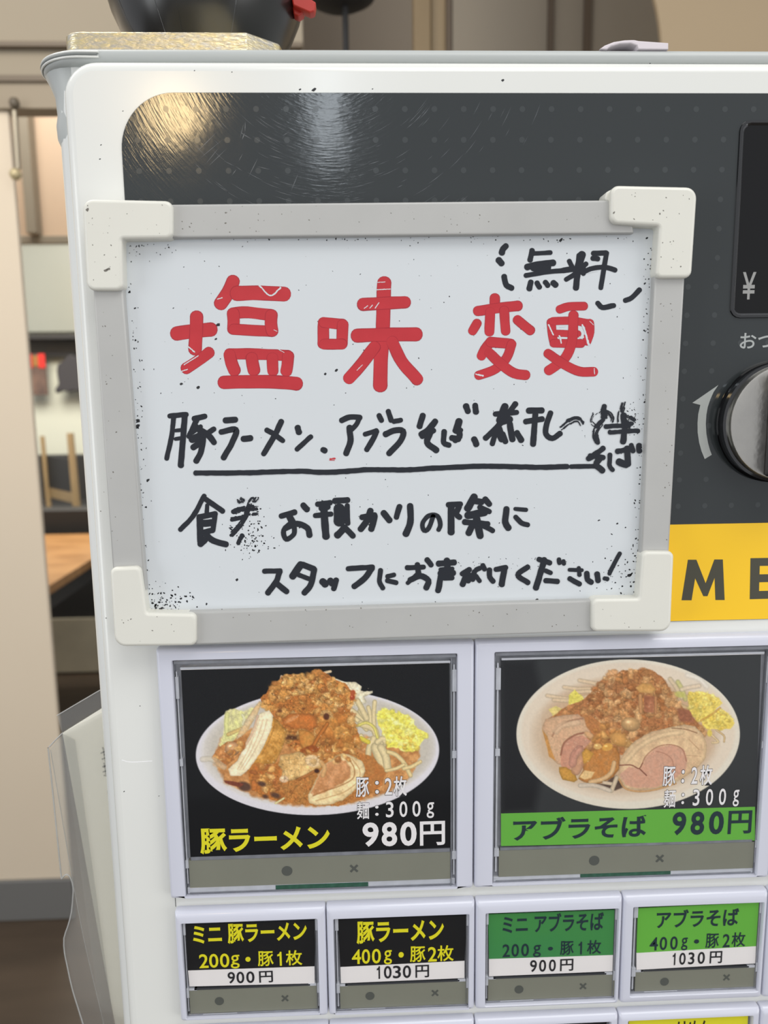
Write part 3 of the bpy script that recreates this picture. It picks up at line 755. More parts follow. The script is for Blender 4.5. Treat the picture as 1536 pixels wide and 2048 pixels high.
class Paint:
    def creases(s, pts, amt, seed, scale):
        """dark wandering creases and bright ridges over a heap of food"""
        n = fbm(s.h, s.w, scale*s.k, seed, 3); n2 = fbm(s.h, s.w, scale*.6*s.k, seed+1, 2)
        g = 1-amt*np.exp(-np.abs(n-.5)/.022)+amt*.45*np.exp(-np.abs(n2-.62)/.03)
        keep = s.img.copy(); s.poly(pts, (0, 0, 0), soft=3, tex=0)
        m = 1-np.clip(s.img.sum(-1)/(keep.sum(-1)+1e-3), 0, 1); s.img = keep*(1+(g-1)*m)[..., None]
    def __init__(s, u0, v0, u1, v1, k, bgc):
        s.u0, s.v0, s.k = u0, v0, k; s.h = int((v1-v0)*k)+1; s.w = int((u1-u0)*k)+1
        s.img = np.ones((s.h, s.w, 3))*np.array(bgc, float)
        s.yy, s.xx = np.mgrid[0:s.h, 0:s.w]; s.yy = s.yy/k+v0; s.xx = s.xx/k+u0
        s.nz = fbm(s.h, s.w, 10*k, 3); s.nf = fbm(s.h, s.w, 3*k, 5, 2); s.nb = fbm(s.h, s.w, 40*k, 9)
        s.wx = (fbm(s.h, s.w, 9*k, 21)-.5); s.wy = (fbm(s.h, s.w, 9*k, 22)-.5)
    def win(s, a, b, c, d):
        i0 = max(0, int((b-s.v0)*s.k)); i1 = min(s.h, int((d-s.v0)*s.k)+2); j0 = max(0, int((a-s.u0)*s.k)); j1 = min(s.w, int((c-s.u0)*s.k)+2)
        return slice(i0, i1), slice(j0, j1)
    def put(s, sl, mask, col):
        m = np.clip(mask, 0, 1)[..., None]; s.img[sl] = s.img[sl]*(1-m)+col*m
    def poly(s, pts, col, col2=None, grad=None, soft=1.0, tex=0.12, warp=0.0, edge=None, a=1.0):
        p = np.asarray(pts, float); sl = s.win(p[:, 0].min()-6, p[:, 1].min()-6, p[:, 0].max()+6, p[:, 1].max()+6)
        x = s.xx[sl]+s.wx[sl]*warp; y = s.yy[sl]+s.wy[sl]*warp
        ins = np.zeros(x.shape, bool); dist = np.full(x.shape, 1e9); n = len(p)
        for i in range(n):
            x0, y0 = p[i]; x1, y1 = p[(i+1) % n]
            if y0 != y1:
                c = ((y0 > y) != (y1 > y)) & (x < (x1-x0)*(y-y0)/(y1-y0)+x0); ins ^= c
            dx, dy = x1-x0, y1-y0; t = np.clip(((x-x0)*dx+(y-y0)*dy)/(dx*dx+dy*dy+1e-9), 0, 1)
            dist = np.minimum(dist, np.hypot(x-x0-t*dx, y-y0-t*dy))
        sd = np.where(ins, dist, -dist); m = np.clip(sd/soft+0.5, 0, 1)*a
        c = np.ones(x.shape+(3,))*np.array(col, float)
        if col2 is not None:
            if grad is None: t = s.nz[sl]*1.6-.3
            else: t = ((x-grad[0])*(grad[2]-grad[0])+(y-grad[1])*(grad[3]-grad[1]))/((grad[2]-grad[0])**2+(grad[3]-grad[1])**2)
            c = c+np.clip(t, 0, 1)[..., None]*(np.array(col2, float)-np.array(col, float))
        c = c*(1+tex*(s.nf[sl]-.5)*2+tex*(s.nz[sl]-.5)*2)[..., None]
        if edge: c = c*(1-edge[1]*np.exp(-np.maximum(sd, 0)/edge[0]))[..., None]
        s.put(sl, m, c)
    def ell(s, cx, cy, ra, rb, rot, col, soft=1.0, tex=0.06, shade=0.0, a=1.0, warp=0.0, hi=0.0):
        R = max(ra, rb)+5; sl = s.win(cx-R, cy-R, cx+R, cy+R); c_, s_ = math.cos(rot), math.sin(rot)
        x = s.xx[sl]-cx+s.wx[sl]*warp; y = s.yy[sl]-cy+s.wy[sl]*warp; X = (x*c_+y*s_)/ra; Y = (-x*s_+y*c_)/rb; r = np.hypot(X, Y)
        m = np.clip((1-r)*min(ra, rb)/soft+.5, 0, 1)*a
        c = np.ones(x.shape+(3,))*np.array(col, float)
        c = c*(1+tex*(s.nf[sl]-.5)*2)[..., None]*(1-shade*np.clip(r, 0, 1)**2.5-shade*0.5*np.clip(y/max(ra, rb), -1, 1))[..., None]
        if hi:
            g = np.exp(-(((x+ra*.25)/(ra*.28))**2+((y+rb*.35)/(rb*.25))**2)); c = c+hi*g[..., None]*np.array([255, 240, 210])
        s.put(sl, m, np.clip(c, 0, 255))
    def line(s, pts, w, col, soft=0.8, a=1.0, shade=0.25):
        p = smooth_path(pts, 2.5); sl = s.win(p[:, 0].min()-w-3, p[:, 1].min()-w-3, p[:, 0].max()+w+3, p[:, 1].max()+w+3)
        x = s.xx[sl]; y = s.yy[sl]; dist = np.full(x.shape, 1e9)
        for i in range(len(p)-1):
            dx, dy = p[i+1]-p[i]; t = np.clip(((x-p[i, 0])*dx+(y-p[i, 1])*dy)/(dx*dx+dy*dy+1e-9), 0, 1)
            dist = np.minimum(dist, np.hypot(x-p[i, 0]-t*dx, y-p[i, 1]-t*dy))
        m = np.clip((w/2-dist)/soft+.5, 0, 1)*a; c = np.array(col, float)*(1-shade*np.clip(dist/(w/2), 0, 1)**2)[..., None]*(1+.12*(s.nf[sl]-.5))[..., None]
        s.put(sl, m, c)
    def blobs(s, pts, n, rmin, rmax, cols, seed, shade=0.35, hi=0.25, flat=0.7, warp=5, a=1.0):
        p = np.asarray(pts, float); r = np.random.RandomState(seed); k = 0; tries = 0; L = []
        while k < n and tries < n*40:
            tries += 1; x = r.uniform(p[:, 0].min(), p[:, 0].max()); y = r.uniform(p[:, 1].min(), p[:, 1].max()); ins = False
            for i in range(len(p)):
                x0, y0 = p[i]; x1, y1 = p[(i+1) % len(p)]
                if (y0 > y) != (y1 > y) and x < (x1-x0)*(y-y0)/(y1-y0)+x0: ins = not ins
            if ins: L.append((x, y)); k += 1
        L.sort(key=lambda q: q[1]+r.uniform(-25, 25))
        for x, y in L:
            R = r.uniform(rmin, rmax); c = np.array(cols[r.randint(len(cols))], float)*r.uniform(.88, 1.1)
            s.ell(x, y, R, R*r.uniform(flat*.6, flat*1.3), r.uniform(-1.2, 1.2), np.clip(c, 0, 255), shade=shade*.6, hi=hi*.9*r.rand()**1.5, warp=warp*1.6, soft=3.0, tex=.14, a=a*.8)

def photo(name, paint, tl, tr, br, bl, y, parent, nu, nv):
    us = np.linspace(0, 1, nu+1); vs = np.linspace(0, 1, nv+1); V = np.zeros((nv+1, nu+1, 3)); C = np.ones((nv+1, nu+1, 4))
    tl, tr, br, bl = map(lambda q: np.array(q, float), (tl, tr, br, bl))
    S, T = np.meshgrid(us, vs); P_ = (tl*(1-S)[..., None]+tr*S[..., None])*(1-T)[..., None]+(bl*(1-S)[..., None]+br*S[..., None])*T[..., None]
    d = F_+RX*((P_[..., 0]-768)/FPX)[..., None]+UX*((1024-P_[..., 1])/FPX)[..., None]
    t = (y-CAM[1])/d[..., 1]; V = CAM+d*t[..., None]
    X = np.clip((P_[..., 0]-paint.u0)*paint.k, 0, paint.w-1.001); Y = np.clip((P_[..., 1]-paint.v0)*paint.k, 0, paint.h-1.001)
    xi = X.astype(int); yi = Y.astype(int); fx = (X-xi)[..., None]; fy = (Y-yi)[..., None]; I = paint.img
    c = (I[yi, xi]*(1-fx)+I[yi, np.minimum(xi+1, paint.w-1)]*fx)*(1-fy)+(I[np.minimum(yi+1, paint.h-1), xi]*(1-fx)+I[np.minimum(yi+1, paint.h-1), np.minimum(xi+1, paint.w-1)]*fx)*fy
    C[..., :3] = lin(np.clip(c, 0, 255))
    idx = np.arange((nu+1)*(nv+1)).reshape(nv+1, nu+1)
    Fq = np.stack([idx[:-1, :-1], idx[1:, :-1], idx[1:, 1:], idx[:-1, 1:]], -1).reshape(-1, 4)
    o = put(name, V.reshape(-1, 3), Fq.tolist(), m_photo, parent)
    at = o.data.color_attributes.new('print', 'FLOAT_COLOR', 'POINT'); at.data.foreach_set('color', C.reshape(-1).astype(np.float32))
    return o

def crop(ox, oy, s):
    return lambda *pts: [(ox+a/s, oy+b/s) for a, b in pts]
BR = [(212, 156, 84), (192, 128, 62), (170, 102, 50), (230, 182, 112), (204, 142, 72), (220, 168, 96)]

def paint_first():
    P = Paint(352, 1315, 912, 1725, 1.25, (14, 15, 17))
    c6 = crop(300, 1270, 2.327); c1 = crop(380, 1320, 5.908); c2 = crop(620, 1320, 5.486); c3 = crop(380, 1500, 5.908); c4 = crop(620, 1500, 5.12)
    P.ell(635, 1505, 243.5, 125, -0.03, (216, 212, 216), soft=1.2, tex=.02, shade=.03)
    P.ell(636, 1500, 234, 115, -0.03, (205, 199, 192), soft=5, tex=.03, shade=.0)
    P.ell(640, 1497, 226, 108, -0.02, (196, 188, 174), soft=10, tex=.04, shade=.06)
    # broth
    P.poly(c6((330, 480), (300, 560), (300, 600), (350, 690), (480, 750), (620, 790), (760, 800), (950, 780), (1120, 730), (1210, 660), (1255, 560), (1250, 520), (1000, 470), (700, 420), (400, 440)), (172, 112, 62), (196, 140, 84), soft=6, tex=.1, warp=8)
    P.poly(c6((1090, 560), (1250, 540), (1245, 600), (1190, 680), (1100, 700), (1010, 720), (1000, 620)), (178, 118, 66), (204, 150, 92), soft=5, tex=.1, warp=6)
    # cabbage at the left
    P.poly(c1((420, 600), (520, 570), (620, 600), (740, 570), (800, 620), (700, 760), (560, 900), (480, 1000), (380, 1060), (340, 1000), (400, 870)), (206, 196, 150), (214, 212, 132), soft=3, tex=.14, warp=7)
    P.line(c1((440, 640), (430, 740), (435, 880)), 9, (216, 214, 140), a=.8)
    P.line(c1((620, 650), (640, 700), (625, 760)), 5, (222, 216, 180), a=.8)
    P.line(c1((450, 880), (520, 850), (640, 800)), 8, (200, 160, 96), a=.7)
    P.poly(c1((820, 480), (850, 500), (800, 640), (700, 800), (640, 880), (545, 945), (560, 880), (640, 740), (740, 590)), (222, 200, 160), (206, 170, 120), soft=1.5, tex=.1, warp=2, edge=(2, .2))
    # sprouts and cabbage behind
    P.poly(c2((170, 110), (240, 190), (400, 240), (500, 240), (570, 290), (560, 340), (690, 340), (690, 365), (600, 400), (620, 470), (460, 520), (330, 300)), (218, 204, 168), (226, 218, 190), soft=1.5, tex=.16, warp=4, edge=(2, .2))
    P.line(c2((160, 140), (225, 125)), 5.5, (222, 196, 156))
    P.line(c6((600, 250), (612, 192)), 5, (206, 176, 140))
    for a, w_ in [(((430, 540), (560, 640), (600, 720)), 13), (((560, 560), (620, 640), (650, 700)), 14), (((640, 520), (665, 620), (660, 700)), 9), (((710, 460), (700, 600), (705, 760)), 9),
                  (((520, 450), (560, 520), (620, 640)), 12), (((400, 600), (520, 660), (620, 760)), 10), (((560, 700), (700, 760), (740, 880), (800, 930)), 14), (((560, 830), (600, 890), (690, 860)), 9), (((700, 860), (650, 960), (640, 1040)), 12),
                  (((720, 960), (760, 1060), (810, 1190)), 20), (((780, 960), (830, 1060), (850, 1180)), 16), (((740, 900), (800, 860), (830, 900)), 12)]:
        P.line(c2(*a), w_, (222, 202, 152), shade=.3)
    P.line(c2((520, 720), (620, 690), (700, 740), (740, 850)), 6, (220, 206, 110), shade=.3)
    P.line(c2((560, 860), (640, 900)), 9, (216, 196, 72), shade=.2)
    # fatty topping mound
    mound = c6((515, 290), (545, 262), (560, 235), (580, 228), (610, 195), (650, 185), (700, 182), (715, 196), (760, 176), (800, 172), (835, 185), (865, 208), (905, 225), (940, 262), (952, 300), (935, 330), (930, 370), (955, 420), (978, 470), (982, 520), (930, 545), (880, 560), (800, 550), (740, 560), (690, 545), (650, 520), (610, 470), (590, 400), (560, 350), (520, 335))
    P.poly(mound, (186, 120, 56), (160, 92, 42), soft=1.5, tex=.18, warp=6)
    P.blobs(mound, 150, 6, 13, BR, 1, warp=7)
    P.blobs(c6((540, 270), (600, 205), (800, 180), (930, 260), (930, 340), (800, 330), (600, 320)), 90, 5, 9, [(214, 158, 84), (204, 142, 70), (226, 176, 108), (186, 116, 54)], 2, hi=.35, warp=6)
    P.creases(mound, .42, 71, 8)
    P.blobs(c6((780, 380), (930, 380), (975, 500), (880, 545), (790, 500)), 40, 7, 13, [(196, 128, 58), (182, 112, 50), (208, 146, 72)], 3, warp=7)
    for x, y, r_ in [(1060, 600, 5), (1340, 575, 3)]: P.ell(*c1((x, y))[0], r_, r_*.7, 0, (84, 46, 26), soft=3, a=.8)
    P.ell(*c2((180, 620))[0], 6, 7, 0, (70, 34, 22), soft=3, a=.9)
    P.ell(*c2((465, 410))[0], 5, 6, 0.3, (156, 64, 36), soft=2, hi=.3); P.ell(*c2((470, 360))[0], 5, 6, 0.3, (166, 78, 44), soft=2)
    P.poly(c1((1080, 700), (1180, 630), (1400, 630), (1490, 680), (1510, 790), (1420, 830), (1180, 800), (1110, 760)), (200, 120, 56), (186, 104, 46), soft=2.5, tex=.14, warp=4, edge=(3, .3))
    P.ell(*c1((1200, 700))[0], 14, 4, -.5, (226, 170, 120), soft=3, a=.45)
    P.poly(c1((1150, 880), (1270, 900), (1260, 945), (1130, 940)), (84, 50, 28), soft=5, tex=.1, warp=4)
    P.poly(c1((1280, 820), (1400, 830), (1480, 900), (1440, 1040), (1330, 1060), (1290, 960)), (206, 146, 70), (180, 112, 50), soft=1.5, tex=.12, warp=3, edge=(2, .3))
    P.line(c2((-90, 1000), (20, 960), (90, 850), (190, 700)), 8, (186, 110, 48), shade=.4)
    P.poly(c1((1300, 1060), (1440, 1000), (1540, 1040), (1480, 1120), (1340, 1130)), (150, 78, 34), soft=2, tex=.15, warp=3)
    # left slice: skin, then cut face
    P.poly(c1((960, 640), (1050, 740), (1142, 840), (1128, 940), (1092, 1050), (1000, 1225), (860, 1240), (760, 1310), (680, 1330), (700, 1200)), (184, 124, 50), (202, 150, 76), soft=1.2, tex=.14, warp=3, edge=(2.5, .3))
    P.poly(c1((820, 630), (935, 590), (985, 660), (965, 800), (900, 960), (830, 1100), (700, 1290), (600, 1370), (480, 1370), (448, 1290), (560, 1190), (650, 1000), (720, 850), (780, 720)), (236, 218, 176), (242, 228, 194), soft=1.3, tex=.08, warp=2, edge=(2, .22))
    for dx in (0, 1, 2): P.line(c1((820+dx*45, 700), (760+dx*50, 880), (680+dx*40, 1080), (560+dx*35, 1290)), 2.2, (198, 160, 118), a=.45)
    P.line(c1((800, 660), (740, 860), (660, 1000)), 5, (206, 158, 124), a=.6)
    P.line(c1((990, 680), (1000, 760), (930, 960), (850, 1110)), 2.5, (160, 100, 40), a=.5)
    # brown piece left of it
    P.poly(c1((250, 1160), (340, 1030), (440, 960), (580, 960), (650, 1000), (600, 1100), (520, 1180), (430, 1250), (330, 1210)), (176, 108, 56), (200, 140, 84), soft=1.5, tex=.15, warp=4, edge=(2, .2))
    P.ell(*c1((500, 1050))[0], 15, 14, 0, (196, 146, 102), soft=2, hi=.5, shade=.3)
    P.blobs(c1((280, 1150), (420, 1060), (600, 960), (640, 1000), (430, 1230)), 16, 4, 7, BR, 5)
    P.line(c3((150, 110), (260, 110), (400, 200)), 12, (206, 192, 164), a=.5)
    # lower pork
    low = c6((640, 560), (760, 545), (960, 540), (1040, 570), (1100, 640), (1080, 700), (1000, 760), (880, 795), (760, 795), (640, 780), (560, 740), (540, 690), (580, 640))
    P.poly(low, (186, 128, 66), (166, 102, 50), soft=2, tex=.15, warp=5)
    P.poly(c3((680, 260), (760, 150), (860, 160), (960, 200), (1060, 120), (1060, 260), (1000, 340), (1000, 480), (1150, 600), (1000, 600), (860, 560), (740, 470), (700, 380)), (188, 124, 58), (160, 88, 40), soft=2, tex=.18, warp=5)
    P.blobs(c3((700, 200), (1000, 180), (1000, 320), (1100, 560), (860, 520)), 34, 4, 10, BR+[(150, 86, 44)], 7)
    for x, y, a_, b_ in [(640, 430, 14, 9), (850, 400, 8, 5), (1010, 535, 10, 5), (890, 550, 6, 4)]: P.ell(*c3((x, y))[0], a_, b_, .3, (72, 50, 42), soft=4, a=.9)
    P.poly(c3((400, 360), (520, 370), (640, 400), (600, 440), (500, 420), (420, 390)), (110, 56, 40), soft=2, tex=.15)
    P.poly(c3((720, 360), (760, 350), (800, 420), (770, 480), (730, 480)), (196, 116, 56), soft=1.5, tex=.1, edge=(2, .3))
    P.line(c3((1110, 570), (1060, 600), (1010, 630)), 4, (220, 208, 150))
    P.poly(c3((1070, 60), (1280, 20), (1400, 60), (1540, 100), (1560, 200), (1400, 290), (1270, 350), (1150, 370), (1070, 330), (1100, 240), (1040, 180)), (206, 160, 94), (224, 186, 124), soft=2, tex=.12, warp=3, edge=(3, .25))
    P.ell(*c3((1110, 345))[0], 9, 7, 0, (216, 180, 140), soft=2, hi=.3); P.ell(*c3((1450, 130))[0], 15, 12, .3, (224, 190, 142), soft=4, tex=.1)
    P.line(c3((1270, 350), (1400, 290), (1500, 230)), 6, (164, 100, 50), a=.8)
    P.creases(low, .3, 73, 11)
    # rolled slice
    P.poly(c4((-20, 470), (60, 300), (150, 150), (260, 60), (350, 30), (440, 60), (540, 120), (570, 220), (520, 330), (440, 430), (330, 520), (200, 560), (60, 565), (-10, 540)), (222, 190, 134), (232, 210, 160), soft=1.6, tex=.09, warp=3, edge=(3, .25))
    P.poly(c4((10, 440), (90, 260), (180, 130), (290, 90), (370, 110), (420, 190), (410, 280), (330, 340), (200, 410), (100, 450), (40, 470)), (186, 126, 76), (200, 144, 98), soft=3, tex=.1, warp=4)
    P.line(c4((30, 470), (150, 420), (300, 370), (440, 290), (450, 180), (380, 70)), 2.5, (150, 94, 48), a=.6)
    P.line(c4((60, 520), (200, 480), (350, 430), (480, 330), (510, 210), (430, 90)), 2, (196, 150, 96), a=.7)
    P.line(c4((110, 120), (150, 180), (130, 260)), 9, (212, 166, 108), a=.8); P.ell(*c4((70, 215))[0], 5, 4, .2, (60, 34, 26), soft=2)
    P.poly(c4((560, 100), (640, 90), (740, 160), (780, 240), (740, 330), (640, 420), (500, 520), (420, 540), (520, 400), (590, 250)), (182, 122, 64), (164, 100, 50), soft=3, tex=.1, warp=4, a=.9)
    P.blobs(c6((700, 540), (950, 530), (930, 590), (760, 600)), 22, 4, 8, BR, 9)
    for a, w_ in [(((800, 20), (880, 50), (960, 130), (1030, 260)), 9), (((1130, 120), (1040, 170), (960, 190)), 8), (((780, 210), (880, 190), (960, 150)), 7)]: P.line(c4(*a), w_, (224, 200, 142), shade=.3)
    # garlic
    gar = c2((740, 560), (820, 535), (940, 580), (1080, 600), (1130, 680), (1190, 760), (1280, 800), (1270, 860), (1200, 940), (1130, 1010), (1020, 1000), (960, 960), (850, 960), (830, 860), (780, 760), (730, 640))
    P.poly(gar, (228, 218, 92), (238, 228, 120), soft=2, tex=.12, warp=5)
    P.blobs(gar, 120, 3, 6.5, [(240, 232, 110), (234, 222, 84), (246, 240, 150), (222, 200, 84)], 12, shade=.22, hi=.2, warp=3)
    P.blobs(c2((980, 800), (1150, 820), (1180, 940), (1000, 980)), 12, 3, 5, [(214, 176, 70), (224, 196, 96)], 13, shade=.3)
    # sparkles
    P.img = np.clip(P.img*1.10, 0, 255); P.img = 255*(P.img/255)**0.93
    r = np.random.RandomState(4)
    for k in range(150):
        x = r.uniform(430, 840); y = r.uniform(1350, 1600)
        if ((x-640)/200)**2+((y-1480)/120)**2 < 1: P.ell(x, y, r.uniform(.8, 1.8), r.uniform(.6, 1.2), r.uniform(0, 3), (250, 226, 184), soft=1, a=r.uniform(.3, .8))
    return P

def paint_second():
    P = Paint(992, 1295, 1532, 1700, 1.25, (48, 50, 51))
    c = crop(940, 1270, 2.577); d1 = crop(1020, 1310, 5.908); d2 = crop(1240, 1310, 5.189); d3 = crop(1020, 1500, 5.908); d4 = crop(1240, 1500, 5.189)
    P.poly(c((160, 130), (160, 920), (330, 905), (420, 500), (330, 130)), (28, 29, 31), soft=20, tex=.0)
    P.ell(*c((815, 511))[0], 223.5, 149.5, 0.0, (228, 219, 200), soft=1.2, tex=.02, shade=.04)
    P.ell(*c((815, 500))[0], 214, 139, 0.0, (222, 206, 184), soft=5, tex=.02, shade=.02)
    P.ell(*c((800, 520))[0], 186, 117, 0.0, (208, 184, 156), soft=14, tex=.03, shade=.04)
    P.ell(*c((815, 500))[0], 168, 104, 0.0, (196, 160, 124), soft=26, tex=.03, shade=.02, a=.8)
    P.line(d2((700, 210), (820, 250), (900, 330)), 8, (240, 236, 228), soft=8, a=.5)
    # sprouts top left, right
    for a in [((440, 480), (560, 500), (700, 520)), ((640, 380), (800, 400), (950, 400)), ((820, 300), (980, 330), (1100, 360)), ((760, 440), (920, 430), (1080, 440)), ((860, 500), (1000, 480), (1100, 470)), ((520, 530), (700, 540), (860, 520))]:
        P.line(d1(*a), 8, (220, 194, 158), soft=3, a=.85)
    P.poly(d1((690, 480), (760, 410), (840, 470), (900, 560), (880, 660), (780, 680), (690, 600), (700, 540)), (226, 212, 92), (232, 218, 130), soft=1.5, tex=.12, warp=4)
    P.poly(d1((455, 640), (540, 600), (640, 640), (700, 690), (620, 730), (520, 750)), (222, 204, 120), (214, 190, 120), soft=1.5, tex=.12, warp=3)
    for k, a in enumerate([((520, 250), (580, 330), (640, 440)), ((600, 280), (640, 350), (680, 460)), ((560, 400), (600, 500), (700, 560)), ((420, 480), (500, 440), (520, 520)), ((640, 360), (700, 340), (820, 320))]):
        P.line(d2(*a), 9, [(212, 190, 154), (196, 190, 120), (206, 176, 128), (216, 190, 150), (222, 200, 170)][k], soft=3, a=.85)
    body = c((400, 440), (470, 380), (590, 330), (640, 270), (680, 230), (720, 205), (770, 190), (830, 176), (855, 182), (890, 170), (940, 182), (990, 215), (1020, 262), (1060, 330), (1120, 400), (1180, 450), (1220, 500), (1180, 560), (1100, 600), (900, 600), (760, 620), (600, 600), (450, 520))
    P.poly(body, (180, 124, 74), (160, 102, 62), soft=2.5, tex=.15, warp=6)
    P.blobs(body, 190, 6, 12, [(206, 154, 98), (194, 138, 86), (176, 116, 70), (218, 170, 116), (200, 146, 96)], 21, warp=6, shade=.3, hi=.2)
    P.blobs(c((640, 270), (700, 210), (880, 178), (990, 215), (1050, 340), (900, 440), (700, 430), (600, 380)), 110, 5, 9, [(200, 146, 90), (186, 128, 74), (212, 164, 110), (170, 108, 60)], 22, warp=5, hi=.25)
    P.creases(body, .24, 81, 10)
    P.poly(d2((160, 340), (230, 290), (330, 300), (380, 360), (330, 400), (200, 390)), (210, 154, 84), (222, 172, 106), soft=2, tex=.08, edge=(3, .2))
    P.poly(d2((250, 420), (370, 430), (350, 600), (250, 590)), (150, 92, 62), (168, 110, 78), soft=2, tex=.12); P.line(d2((210, 420), (215, 590)), 8, (196, 142, 92)); P.line(d2((370, 440), (370, 600)), 6, (186, 130, 84))
    P.poly(d2((600, 560), (760, 560), (760, 700), (620, 690)), (146, 92, 66), soft=6, tex=.12)
    P.ell(*d2((110, 720))[0], 19, 14, .1, (198, 156, 104), soft=2, shade=.25, hi=.3)
    P.ell(*d2((620, 410))[0], 10, 6, .2, (188, 184, 96), soft=3, a=.8)
    # right egg-yellow garlic
    g1 = d2((720, 380), (860, 380), (1000, 430), (1060, 500), (1000, 560), (940, 640), (830, 680), (760, 640), (720, 560), (700, 450)); g2 = d2((840, 670), (960, 620), (1060, 560), (1130, 620), (1190, 700), (1150, 770), (1020, 770), (930, 770), (860, 730))
    for g, sd in ((g1, 31), (g2, 32)):
        P.poly(g, (224, 196, 92), (232, 210, 110), soft=2, tex=.1, warp=4); P.blobs(g, 60, 3, 6, [(232, 208, 100), (226, 196, 84), (240, 222, 128), (214, 180, 84)], sd, shade=.2, hi=.15, warp=3)
    P.line(d2((840, 680), (960, 610), (1040, 550)), 4, (196, 146, 70), a=.7)
    P.line(d2((940, 820), (1020, 900), (960, 910)), 5, (216, 190, 146)); P.line(d2((1000, 780), (1080, 840), (1080, 900)), 4, (206, 176, 130)); P.ell(*d2((930, 810))[0], 5, 7, 0, (214, 190, 90), soft=2)
    # left pork
    P.poly(d1((420, 760), (560, 720), (800, 700), (900, 760), (960, 900), (900, 1000), (860, 1100), (880, 1300), (760, 1330), (560, 1290), (480, 1200), (440, 1080), (420, 950), (380, 860)), (212, 174, 136), (200, 158, 124), soft=2, tex=.09, warp=3, edge=(3, .2))
    P.poly(d1((600, 1290), (600, 1180), (640, 1050), (740, 960), (860, 950), (960, 1020), (860, 1120), (780, 1180), (740, 1330), (640, 1380)), (200, 148, 122), (190, 134, 108), soft=2, tex=.08, warp=2)
    P.line(d1((500, 960), (560, 860), (700, 780), (860, 750)), 3, (160, 112, 84), a=.7)
    P.line(d1((600, 1180), (640, 1040), (760, 950), (870, 920)), 3.5, (146, 92, 70), a=.8)
    P.line(d1((740, 1200), (790, 1110), (850, 1080)), 3, (140, 88, 66), a=.8); P.line(d1((540, 900), (620, 830), (800, 800)), 12, (220, 188, 152), soft=5, a=.6)
    P.poly(d1((380, 880), (440, 960), (480, 1100), (540, 1250), (460, 1200), (440, 1100)), (196, 140, 76), soft=2, tex=.12)
    P.poly(d1((870, 700), (1000, 740), (1100, 830), (1180, 960), (1120, 1020), (1000, 980), (900, 840)), (186, 126, 74), (170, 108, 62), soft=3, tex=.12, warp=4)
    P.ell(*d1((1140, 960))[0], 9, 9, 0, (116, 62, 46), soft=4); P.ell(*d1((940, 950))[0], 12, 6, .6, (212, 164, 116), soft=2, shade=.2)
    # glazed piece at the bottom
    P.poly(d3((580, 200), (660, 200), (760, 260), (800, 350), (760, 385), (620, 350), (580, 260)), (204, 152, 66), (190, 138, 64), soft=1.5, tex=.1, warp=3, edge=(3, .25))
    P.poly(d3((840, 60), (960, 0), (1100, -60), (1260, -40), (1300, 80), (1290, 220), (1220, 330), (1060, 400), (900, 390), (810, 340), (860, 240)), (194, 136, 78), (176, 114, 56), soft=2, tex=.12, warp=4, edge=(3, .3))
    P.poly(d3((820, 320), (880, 240), (1000, 260), (960, 330), (880, 350)), (222, 186, 128), soft=2, tex=.08); P.line(d3((950, 380), (1100, 340), (1200, 260), (1230, 150)), 9, (222, 184, 134), a=.9); P.line(d3((780, 240), (830, 140), (900, 60)), 20, (200, 146, 112), a=.8)
    P.poly(d3((850, 30), (900, -20), (990, 40), (940, 130), (870, 170)), (204, 150, 68), soft=2, tex=.08, edge=(2, .2)); P.line(d3((740, 160), (760, 60), (820, -10)), 16, (198, 142, 120), a=.8)
    P.poly(d3((1020, 400), (1110, 400), (1200, 330), (1260, 300), (1340, 440), (1240, 480), (1120, 430)), (84, 66, 56), soft=3); P.line(d3((1110, 385), (1200, 400)), 7, (212, 190, 160)); P.line(d3((1260, 330), (1200, 480)), 9, (206, 186, 156)); P.line(d3((830, 420), (1000, 420), (1180, 480)), 9, (206, 192, 172), a=.8)
    P.blobs(d1((980, 820), (1180, 800), (1400, 1000), (1380, 1080), (1200, 1080), (1000, 1080)), 30, 5, 10, [(212, 160, 92), (200, 142, 76), (188, 126, 66)], 25, warp=4, hi=.25)
    P.ell(*d1((1290, 1000))[0], 18, 13, .5, (210, 154, 86), soft=2, shade=.2); P.ell(*d1((1035, 1080))[0], 8, 6, 0, (214, 170, 100), soft=2, hi=.3); P.ell(*d1((1150, 1090))[0], 11, 7, -.3, (212, 156, 74), soft=2, hi=.3)
    # big rolled slice
    P.poly(c((768, 690), (775, 640), (800, 600), (850, 545), (930, 500), (1010, 480), (1100, 462), (1160, 470), (1200, 510), (1222, 570), (1215, 630), (1180, 680), (1110, 730), (1040, 770), (960, 790), (880, 800), (810, 790), (765, 745)), (212, 176, 136), (220, 190, 146), soft=1.6, tex=.07, warp=3, edge=(3, .2))
    P.poly(c((880, 690), (910, 620), (960, 580), (1040, 565), (1100, 590), (1120, 640), (1110, 700), (1040, 750), (960, 785), (860, 790), (800, 770), (770, 720), (820, 680)), (204, 158, 132), (196, 146, 120), soft=3, tex=.07, warp=3)
    P.line(c((800, 650), (880, 570), (980, 520), (1090, 500)), 10, (226, 196, 152), soft=5, a=.7)
    P.line(c((880, 680), (910, 620), (970, 575), (1040, 566), (1095, 590), (1115, 650)), 2, (166, 112, 88), a=.8); P.line(c((960, 600), (1000, 610), (1040, 640), (1050, 690)), 1.8, (172, 120, 96), a=.7)
    P.line(c((770, 672), (830, 670), (870, 688), (890, 660)), 2.4, (136, 82, 66), a=.9); P.line(c((875, 690), (910, 724)), 2.4, (130, 78, 62), a=.9)
